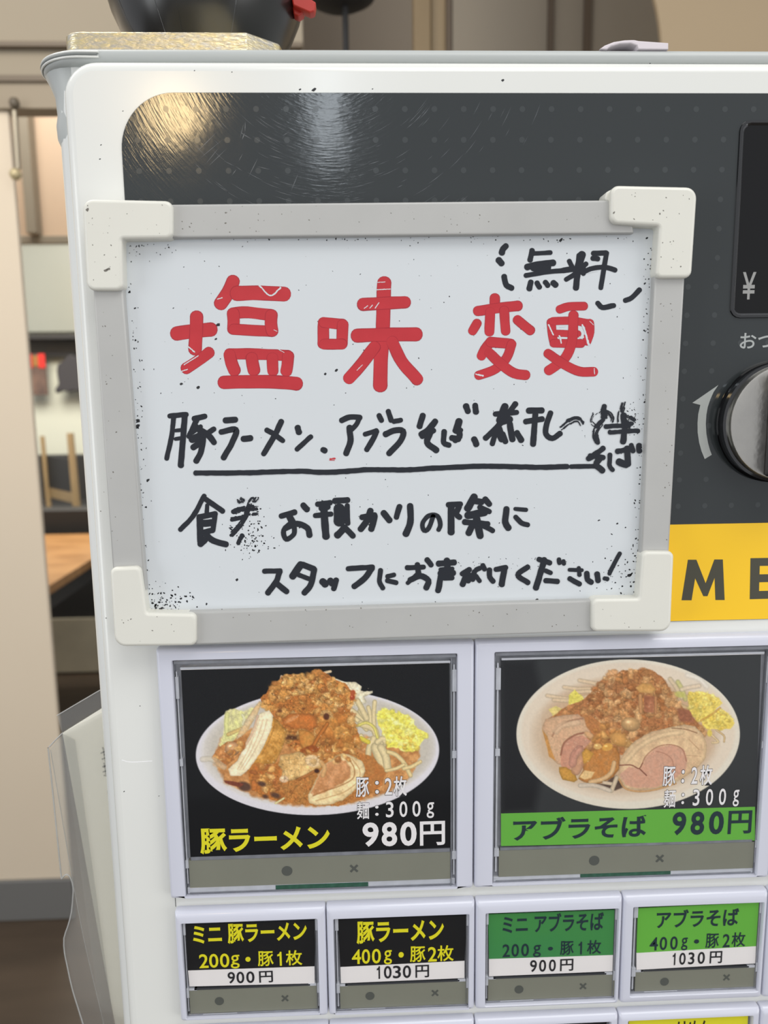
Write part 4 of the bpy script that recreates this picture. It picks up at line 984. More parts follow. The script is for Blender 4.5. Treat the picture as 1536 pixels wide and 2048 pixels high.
    P.line(c((1040, 480), (1110, 486), (1170, 505)), 2, (130, 88, 60), a=.7); P.line(c((1130, 540), (1180, 590)), 1.6, (186, 142, 104), a=.7); P.line(c((1110, 620), (1190, 625)), 1.4, (190, 148, 112), a=.7)
    P.line(c((768, 745), (800, 790), (870, 806), (960, 796), (1060, 765)), 4, (196, 146, 92), a=.8)
    P.img = np.clip(P.img*1.06, 0, 255); P.img = 255*(P.img/255)**0.95
    r = np.random.RandomState(8)
    for k in range(120):
        x = r.uniform(1090, 1420); y = r.uniform(1345, 1570)
        if ((x-1255)/150)**2+((y-1450)/110)**2 < 1: P.ell(x, y, r.uniform(.7, 1.6), r.uniform(.5, 1.1), r.uniform(0, 3), (246, 224, 190), soft=1, a=r.uniform(.25, .65))
    return P

def pieces(o, items, bl, tr, y, m, bold, outline, k):
    """printed characters at their own photo positions along a line that rises to the right"""
    for ch, xa, xb, lo, hi in items:
        b_ = (xa, bl[1]+k*(xa-bl[0])+lo); t_ = (xb, tr[1]+k*(xb-tr[0])+hi)
        if ch == '1':
            x0, z0 = W(*b_, y-.09); x1, z1 = W(*t_, y-.09)
            q_ = [(x0+(x1-x0)*a, y-.09, z0+(z1-z0)*c) for a, c in ((.5, 0), (.86, 0), (.86, 1), (.58, 1), (.46, .88), (.1, .8), (.1, .68), (.5, .71))]
            put('lettering', q_, [tuple(range(8))], m, o); continue
        if outline: letters('lettering_outline', ch, b_, t_, y-0.04, outline, o, bold=bold, grow=0.02)
        letters('lettering', ch, b_, t_, y-0.09, m, o, bold=min(bold, .02 if ch == '円' else .006 if ch == 'g' else .028))

def text_row(o, rows, y):
    for body, bl, tr, m, bold, outline in rows:
        if outline: letters('lettering_outline', body, bl, tr, y-0.04, outline, o, bold=bold, grow=0.032)
        letters('lettering', body, bl, tr, y-0.09, m, o, bold=bold)

# big photo buttons
specs = [
 dict(x0=-89.6, x1=23.2, op=((346, 1322.4), (914.5, 1306.5), (913.7, 1777), (369, 1793.4)), card=((362, 1340), (898.5, 1326), (901, 1694.6), (381, 1715)),
      strip=((378, 1721), (900, 1704), (901, 1757.8), (379.5, 1775)), dot=(574, 1742), cross=(708, 1737), paint=paint_first,
      rows=[('豚ラーメン', (401, 1709), (659, 1649), m_yel_txt, 0.034, None), ],
      pc=[([('豚', 712, 738, 0, 0), (':', 750.5, 757.5, -6, 8), ('2', 770, 784, -3, 3), ('枚', 787.5, 813.5, 0, 0)], (712, 1594.7), (814, 1552), m_wht_txt, .014, m_blk_txt, -.028),
          ([('麺', 714, 738, 0, 0), (':', 750.5, 757, -6, 8), ('3', 772, 787, -2, 1), ('0', 799, 814.5, -2, 1), ('0', 825, 841, -2, 1), ('g', 853.5, 868, 1.5, 4.5)], (714, 1638.7), (868, 1600), m_wht_txt, .010, m_blk_txt, -.028),
          ([('9', 725.5, 757, 0, 0), ('8', 763.5, 794, 0, 0), ('0', 800.5, 833, 0, 0), ('円', 840, 890, 0, 0)], (725, 1694), (890, 1641.5), m_wht_txt, .036, None, -.022)],
      label='wide photo button with a ramen bowl on black and yellow lettering'),
 dict(x0=23.5, x1=136.3, op=((987, 1304), (1536, 1292), (1519, 1751), (987, 1770.6)), card=((1002, 1320.5), (1522, 1309), (1510, 1681), (1002, 1692)),
      strip=((998, 1700), (1507, 1685), (1507, 1737.6), (997.4, 1752)), dot=(1188.4, 1721.3), cross=(1319.5, 1717), paint=paint_second, band=((1002, 1627), (1510, 1613.5)),
      rows=[('アブラそば', (1026, 1682), (1296, 1628), m_navy_txt, 0.026, None), ],
      pc=[([('豚', 1325, 1352, 0, 0), (':', 1362.5, 1369.5, -6, 8), ('2', 1382, 1396, -3, 3), ('枚', 1399, 1426, 0, 0)], (1325, 1573), (1426, 1530), m_wht_txt, .014, m_blk_txt, -.032),
          ([('麺', 1327, 1352, 0, 0), (':', 1362.5, 1369, -6, 8), ('3', 1385, 1400, -2, 1), ('0', 1411, 1427, -2, 1), ('0', 1437, 1453, -2, 1), ('g', 1465, 1479, 1.5, 4.5)], (1327, 1615.6), (1480, 1575), m_wht_txt, .010, m_blk_txt, -.030),
          ([('9', 1344, 1373.5, 0, 0), ('8', 1380.5, 1410, 0, 0), ('0', 1417, 1449, 0, 0), ('円', 1455, 1505, 0, 0)], (1344, 1671), (1505, 1620.5), m_navy_txt, .036, None, -.024)],
      label='wide photo button with a noodle bowl above a green strip')]
BZ1, BZ0 = -178.8, -275.3
for i, s in enumerate(specs):
    op = avgrect(*s['op'], -3.7); o = bezel(s['x0'], s['x1'], BZ0, BZ1, op, label=s['label'])
    cr = avgrect(*s['card'], YC); st_ = avgrect(*s['strip'], YC)
    side_channels(o, op, (min(cr[0], st_[0]), max(cr[1], st_[1])), YC, True)
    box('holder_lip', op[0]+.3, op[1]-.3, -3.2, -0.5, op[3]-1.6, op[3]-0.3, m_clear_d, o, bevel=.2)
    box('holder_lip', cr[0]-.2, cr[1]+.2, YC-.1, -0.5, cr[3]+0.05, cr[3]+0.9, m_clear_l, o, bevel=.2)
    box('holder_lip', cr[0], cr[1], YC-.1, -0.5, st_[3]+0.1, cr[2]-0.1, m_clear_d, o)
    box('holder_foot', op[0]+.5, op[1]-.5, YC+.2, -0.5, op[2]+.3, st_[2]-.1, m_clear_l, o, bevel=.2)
    box('circuit_board', cr[0]+(cr[1]-cr[0])*.32, cr[0]+(cr[1]-cr[0])*.68, YC+.05, YC+.3, op[2]+1.0, op[2]+2.6, m_pcb, o)
    box('foot_gap', op[0]+1.5, op[1]-1.5, YC+.0, YC+.3, op[2]+.4, op[2]+.9, m_clear_d, o)
    c = s['card']; P = s['paint'](); ph = photo('photo_card', P, c[0], c[1], c[2], c[3], YC, o, 480, 330); del P
    box('card_edge', cr[0], cr[1], YC, YC+.4, cr[3]-.05, cr[3]+.12, m_white_card, o)
    if 'band' in s:
        b = s['band']; q = [W(*b[0], YC), W(*b[1], YC), W(*c[2], YC), W(*c[3], YC)]
        prism('green_band', q, YC, YC-0.03, m_green, o)
    strip_and_marks(o, st_, s['dot'], s['cross'], YC, 2.0)
    text_row(o, s['rows'], YC-0.03)
    for it in s['pc']: pieces(o, it[0], it[1], it[2], YC-.03, *it[3:])
    v = [(op[0]+.4, -3.3, op[2]+.4), (op[1]-.4, -3.3, op[2]+.4), (op[1]-.4, -3.3, op[3]-.3), (op[0]+.4, -3.3, op[3]-.3)]
    put('clear_cover', v, [(0, 1, 2, 3)], m_cover, o)
# the blank bezel beside them, outside the picture
bezel(136.6, 249.4, BZ0, BZ1, (143, 243, BZ0+6, BZ1-4.4), label='wide button at the far right')

# small buttons, first row
SZ1, SZ0 = -280.5, -326.4; SW = 56.35; SX = -88.6
small = [
 dict(op=((362, 1847.7), (636.8, 1837.4), (636.8, 2030), (373, 2035)), top=((371, 1850), (631.5, 1841)), mid=((376, 1941), (629, 1932.6)), bot=((379, 1973), (629.5, 1966.6)), sbot=((379, 2026), (636, 2018)), dot=(438.7, 2002.3), cross=(570, 1996.6), m=m_black_print, tm=m_yel_txt,
      rows=[('ミニ 豚ラーメン', (386.6, 1890.7), (613, 1842), .03)], pc=[([('2', 399, 416, 0, 2.5), ('0', 419, 436, 0, 2.5), ('0', 440.5, 458, 0, 2.5), ('g', 462, 478.5, 2.5, 6), ('・', 491, 501, -10, 10.5), ('豚', 516, 546.5, 0, 0), ('1', 554, 564.5, 0, 2.5), ('枚', 572, 604, 0, 0)], (399, 1936.5), (604, 1899.8), 0.014, -0.03), ([('9', 456, 469.5, 0, 0), ('0', 473.5, 488, 0, 0), ('0', 493, 508.4, 0, 0), ('円', 518.7, 545.3, 0, 0)], (455, 1967.5), (545, 1941.5), 0.014, -0.03)], label='small button with black card, yellow lettering and 900 price'),
 dict(op=((666, 1838), (938, 1829), (937, 2018), (672.5, 2027)), top=((675, 1840), (934, 1831)), mid=((680.7, 1934), (929, 1921.5)), bot=((682, 1966.6), (929, 1956)), sbot=((682, 2019), (936, 2009)), dot=(740, 1992), cross=(870, 1986), m=m_black_print, tm=m_yel_txt,
      rows=[('豚ラーメン', (713.5, 1888.7), (887.8, 1837), .03)], pc=[([('4', 704, 721.7, 0, 2.5), ('0', 723.8, 740, 0, 2.5), ('0', 744, 761.5, 0, 2.5), ('g', 768, 783.6, 2.5, 6), ('・', 797, 807.5, -10, 10.5), ('豚', 820, 851, 0, 0), ('2', 856, 873.5, 0, 2.5), ('枚', 874.7, 907.5, 0, 0)], (704, 1928.5), (907.5, 1890), 0.014, -0.033), ([('1', 753, 761, 0, 0), ('0', 768, 783, 0, 0), ('3', 786, 801.7, 0, 0), ('0', 805.8, 822, 0, 0), ('円', 831, 858, 0, 0)], (752.5, 1958), (858, 1929.5), 0.014, -0.03)], label='small button with black card, yellow lettering and 1030 price'),
 dict(op=((968.7, 1826.6), (1235.8, 1817.5), (1231.8, 1999), (973.4, 2013.6)), top=((976, 1829), (1229, 1820)), mid=((978, 1918), (1226, 1910)), bot=((978, 1952.8), (1225, 1942.5)), sbot=((979, 2005), (1228, 1992)), dot=(1038, 1979), cross=(1166, 1972.5), m=m_green2, tm=m_navy_txt,
      rows=[('ミニ アブラそば', (1005, 1867.6), (1208, 1823), .02)], pc=[([('2', 1005, 1020, 0, 2.5), ('0', 1023, 1038, 0, 2.5), ('0', 1042.4, 1058, 0, 2.5), ('g', 1066, 1082, 2.5, 6), ('・', 1096, 1106, -10, 10.5), ('豚', 1120, 1148, 0, 0), ('1', 1156, 1165.5, 0, 2.5), ('枚', 1173.8, 1203, 0, 0)], (1005, 1914.5), (1203, 1879.6), 0.012, -0.035), ([('9', 1060, 1074, 0, 0), ('0', 1078, 1092.5, 0, 0), ('0', 1097.7, 1112, 0, 0), ('円', 1120, 1147, 0, 0)], (1060, 1944.5), (1147, 1917.5), 0.014, -0.035)], label='small button with green card, dark lettering and 900 price'),
 dict(op=((1267.3, 1816.3), (1526.5, 1802.9), (1517, 1977.3), (1259.4, 1997.8)), top=((1276, 1817), (1518, 1805)), mid=((1273, 1906), (1512, 1892.4)), bot=((1273, 1939.8), (1510.7, 1926.8)), sbot=((1270, 1990), (1510, 1977)), dot=(1329, 1963.5), cross=(1453, 1954.8), m=m_green, tm=m_navy_txt,
      rows=[('アブラそば', (1312.7, 1857), (1479, 1815), .022)], pc=[([('4', 1299, 1316.6, 0, 2.5), ('0', 1319, 1334.8, 0, 2.5), ('0', 1340, 1356, 0, 2.5), ('g', 1362, 1375.8, 2.5, 6), ('・', 1388, 1398.5, -10, 10.5), ('豚', 1410.5, 1439, 0, 0), ('2', 1445, 1460.6, 0, 2.5), ('枚', 1462.6, 1492, 0, 0)], (1299, 1901.5), (1492, 1864), 0.012, -0.045), ([('1', 1344, 1352.5, 0, 0), ('0', 1358, 1372, 0, 0), ('3', 1376, 1389.6, 0, 0), ('0', 1394.8, 1410.5, 0, 0), ('円', 1419, 1445, 0, 0)], (1343.5, 1930.5), (1444.8, 1902), 0.014, -0.045)], label='small button with green card, dark lettering and 1030 price')]
for i, s in enumerate(small):
    op = avgrect(*s['op'], -3.7); x0 = SX+SW*i+.12; x1 = SX+SW*(i+1)-.12
    o = bezel(x0, x1, SZ0, SZ1, op, label=s['label'])
    y = YC
    A_, B_ = W(*s['top'][0], y), W(*s['top'][1], y); C_, D_ = W(*s['mid'][0], y), W(*s['mid'][1], y); E_, H_ = W(*s['bot'][0], y), W(*s['bot'][1], y); I_, J_ = W(*s['sbot'][0], y), W(*s['sbot'][1], y)
    cx0 = (A_[0]+C_[0])/2; cx1 = (B_[0]+D_[0])/2
    side_channels(o, op, (cx0, cx1), y, False)
    prism('menu_card', [A_, B_, D_, C_], y+.4, y, s['m'], o); prism('price_band', [C_, D_, H_, E_], y+.4, y, m_white_card, o)
    zt_ = min(E_[1], H_[1])-.25; 
    strip_and_marks(o, (cx0, max(cx1, J_[0]), max(op[2]+1.0, (I_[1]+J_[1])/2), (E_[1]+H_[1])/2-1.2), s['dot'], s['cross'], y, 1.75)
    box('holder_lip', cx0+2, cx1-2.4, y-.2, -.5, (E_[1]+H_[1])/2-1.1, (E_[1]+H_[1])/2-.5, m_dark, o)
    box('clip_tab', cx0, cx0+3, y-.2, -.5, (E_[1]+H_[1])/2-1.3, (E_[1]+H_[1])/2-.5, m_clear_l, o, bevel=.1)
    box('clip_tab', cx1-3, cx1, y-.2, -.5, (E_[1]+H_[1])/2-1.3, (E_[1]+H_[1])/2-.3, m_clear_l, o, bevel=.1)
    box('holder_foot', op[0]+.4, op[1]-.4, y-.1, -.5, op[2]+.2, op[2]+.9, m_clear_d, o, bevel=.15)
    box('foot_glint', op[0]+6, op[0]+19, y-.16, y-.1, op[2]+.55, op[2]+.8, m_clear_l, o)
    text_row(o, [(b, bl, tr, s['tm'], bo, None) for b, bl, tr, bo in s['rows']], y-.02)
    for k, (items, bl, tr, bo, sl) in enumerate(s['pc']): pieces(o, items, bl, tr, y-.02, s['tm'] if k == 0 else m_blk_txt, bo, None, sl)
    v = [(op[0]+.3, -3.3, op[2]+.3), (op[1]-.3, -3.3, op[2]+.3), (op[1]-.3, -3.3, op[3]-.2), (op[0]+.3, -3.3, op[3]-.2)]
    put('clear_cover', v, [(0, 1, 2, 3)], m_cover, o)
bezel(SX+SW*4+.12, SX+SW*5-.12, SZ0, SZ1, (SX+SW*4+3.5, SX+SW*5-3, SZ0+4, SZ1-3.4), label='small button at the end of the upper row')
# second row of small buttons, cut by the picture's lower edge
RZ1 = -330.7; RZ0 = RZ1-(SZ1-SZ0)
for i in range(5):
    x0 = SX+SW*i+.12; x1 = SX+SW*(i+1)-.12
    op = (x0+3.6, x1-3.0, RZ0+4, RZ1-3.2)
    o = bezel(x0, x1, RZ0, RZ1, op, label=['small button below the black 900 card', 'small button below the black 1030 card', 'small button below the green 900 card', 'small button with a yellow card at the lower edge', 'small button at the lower right corner'][i])
    box('menu_card', op[0]+.8, op[1]-1.2, YC, YC+.5, RZ0+12, op[3]-.2-(0 if i != 3 else .8), m_yellow_card if i == 3 else m_black_print, o)
    if i == 3:
        letters('lettering', 'つけめん', (1330, 2080), (1420, 2040), YC-.05, m_blk_txt, o, bold=.03)
    v = [(op[0]+.3, -3.3, op[2]+.3), (op[1]-.3, -3.3, op[2]+.3), (op[1]-.3, -3.3, op[3]-.2), (op[0]+.3, -3.3, op[3]-.2)]
    put('clear_cover', v, [(0, 1, 2, 3)], m_cover, o)
# thin seam of the button panel
x, z = W(351, 1806, -.1)
box('panel_seam', x-.12, x+.12, -.08, 0.05, SZ1-.2, BZ0, m_crack, TM)
# dirt specks and small scratches on the white door
V = []; Fc = []
def speck(u, v_, r, y, ar=1.0, rot=0.0):
    x, z = W(u, v_, y); r = r/5.78; b0 = len(V)
    for k in range(6):
        th = 2*math.pi*k/6+RNG.uniform(-.2, .2); q = r*RNG.uniform(.6, 1.2); a = q*math.cos(th)*ar; b = q*math.sin(th)
        V.append((x+a*math.cos(rot)-b*math.sin(rot), y, z+a*math.sin(rot)+b*math.cos(rot)))
    Fc.append(tuple(b0+k for k in range(6)))
for u, v_, r in [(628, 179, 3), (600, 179, 1.5), (1006, 160, 2.5), (745, 178, 1.2), (246, 222, 1), (200, 318, 1.2), (202, 290, 1), (389, 141, 1), (464, 144, 1), (280, 1412, 1), (318, 1592, 1), (248, 1583, 1.3), (212, 1236, 1), (1300, 127, 1)]:
    speck(u, v_, r, -.02, 1.6, .4)
put('dirt_specks', V, Fc, m_speck, TM, kind='stuff')
v, f = stroke_vf([(244, 1520), (262, 1524), (304, 1522)], 1.6, .1)
put('door_scratch', [(W(a, b, -.03)[0], -.03, W(a, b, -.03)[1]) for a, b in v], f, mat('scratch_white', (250, 250, 250), .5), TM)

# ------------------------------------------------------------------ whiteboard on the machine
YB = -5.0; YR = -8.0; YK2 = -10.0
bx, bz = W(760, 850, 0)
WB = thing('whiteboard', 'small magnetic whiteboard with red and black handwriting on the machine front', 'whiteboard', -4, -3, -103)
q = lambda y, *pts: [W(a, b, y) for a, b in pts]
sheet = prism('board_sheet', q(YB, (236, 466), (1322, 452), (1290, 1212), (285, 1236)), -1.2, YB, m_board, WB)
for nm, pts in (('rail', [(300, 409), (1258, 399.5), (1268, 466), (300, 476)]), ('rail', [(183, 540), (243, 540), (292, 1180), (228, 1180)]),
                ('rail', [(1311, 520), (1372, 520), (1336, 1145), (1280, 1145)]), ('rail', [(355, 1225), (1215, 1200), (1215, 1263), (355, 1291)])):
    prism(nm, q(YR, *pts), -.6, YR, m_frame, WB, bev=.7, seg=3)
tl = [(163, 397), (345, 401), (345, 477), (243, 478), (246, 581), (173, 581)]
tr = [(1222, 370), (1396, 374), (1384, 556), (1311, 556), (1319, 452), (1222, 447)]
br_ = [(1285, 1103), (1349, 1103), (1342, 1264), (1184, 1264), (1184, 1198), (1278, 1197)]
bl_ = [(219, 1136), (280, 1133), (293, 1226), (392, 1228), (392, 1292), (229, 1294)]
for pts, rad in ((tl, [3.4, 2.4, 2.2, .8, 2.2, 2.6]), (tr, [2.6, 3.6, 2.4, 1.8, .8, 2.4][::1]), (br_, [2, 2.2, 3.6, 2, 2, .8]), (bl_, [2.2, 2, .8, 2, 2, 3.8])):
    if pts is tr: rad = [2.6, 3.6, 2.4, 2.0, 1.0, 2.6]
    prism('corner_bracket', round_poly(q(YK2, *pts), rad, 6), -.5, YK2, m_corner, WB, bev=1.1, seg=4)
# sprung lower lip of the loose upper right bracket
prism('corner_bracket_lip', round_poly(q(-7.6, (1208, 402), (1213, 384), (1236, 372), (1260, 372), (1260, 402)), 1.2, 4), -.6, -7.6, m_corner, WB, bev=.4, seg=2, label='lip of the loose bracket')

R_in = m_red_ink; K_in = m_black_ink
cA = (240, 460, 2.743); cB = (780, 460, 2.743); cC = (300, 780, 2.954); cD = (800, 780, 2.954)
def hw(strokes, c, m=K_in, nm='handwritten_character', wk=1.0, wob=.05, **k):
    return handwriting(nm, strokes, c[0], c[1], c[2], YB-.02, m, sheet, wk=wk, wob=wob, **k)
red = [
 (cA, [(((310, 568), (400, 555), (500, 545)), 76), (((420, 474), (418, 560), (412, 655)), 72), (((362, 760), (430, 715), (490, 672)), 62), (((622, 280), (595, 340), (552, 405)), 74), (((640, 348), (760, 345), (902, 352)), 80),
       (((622, 456), (700, 452), (828, 466)), 64), (((620, 456), (624, 500), (622, 545)), 68), (((622, 545), (720, 550), (832, 556)), 60), (((830, 465), (828, 510), (835, 556)), 66),
       (((598, 680), (740, 680), (922, 690)), 60), (((600, 682), (612, 730), (628, 772)), 66), (((722, 700), (735, 770)), 66), (((836, 700), (838, 775)), 62), (((922, 690), (918, 740), (912, 775)), 64), (((568, 836), (700, 832), (850, 834), (970, 842)), 72)]),
 (cA, [(((1116, 505), (1116, 625)), 62), (((1116, 506), (1222, 518)), 58), (((1222, 518), (1218, 625)), 62), (((1118, 626), (1220, 626)), 58),
       (((1448, 288), (1442, 540), (1430, 720), (1428, 855)), 76), (((1332, 408), (1440, 402), (1566, 396)), 68), (((1300, 580), (1440, 574), (1626, 572)), 74), (((1398, 640), (1330, 730), (1255, 815)), 66), (((1492, 612), (1545, 720), (1632, 820)), 66)]),
 (cB, [(((575, 372), (575, 412)), 54), (((480, 445), (580, 430), (702, 416)), 56), (((550, 448), (545, 560)), 54), (((626, 440), (634, 556)), 52), (((478, 510), (452, 555)), 50), (((698, 492), (770, 552)), 52),
       (((548, 618), (520, 655), (500, 692)), 52), (((550, 614), (665, 624)), 56), (((668, 624), (640, 700), (580, 762), (485, 798)), 50), (((542, 672), (610, 735), (680, 785), (745, 796)), 56)]),
 (cB, [(((930, 436), (980, 420), (1065, 418)), 46), (((884, 505), (890, 570), (900, 620)), 48), (((892, 500), (1000, 498), (1090, 512)), 44), (((1094, 510), (1096, 560), (1080, 612)), 50), (((905, 566), (1032, 570)), 38), (((896, 622), (1050, 622)), 46),
       (((1006, 466), (1000, 600), (962, 700), (870, 772)), 54), (((866, 676), (950, 735), (1040, 776), (1118, 778)), 52)])]
m_rim = ink('red_marker_rim', (168, 34, 48), 0.1)
for c, s in red:
    root = None
    for st1 in s:
        if root is None:
            hw([st1], c, m_rim, 'ink_rim', wk=1.03, wob=.03); root = 1
        else: hw([st1], c, m_rim, 'ink_rim', wk=1.03, wob=.03)
        hw([st1], c, R_in, 'marker_stroke', wk=.93, wob=.03)
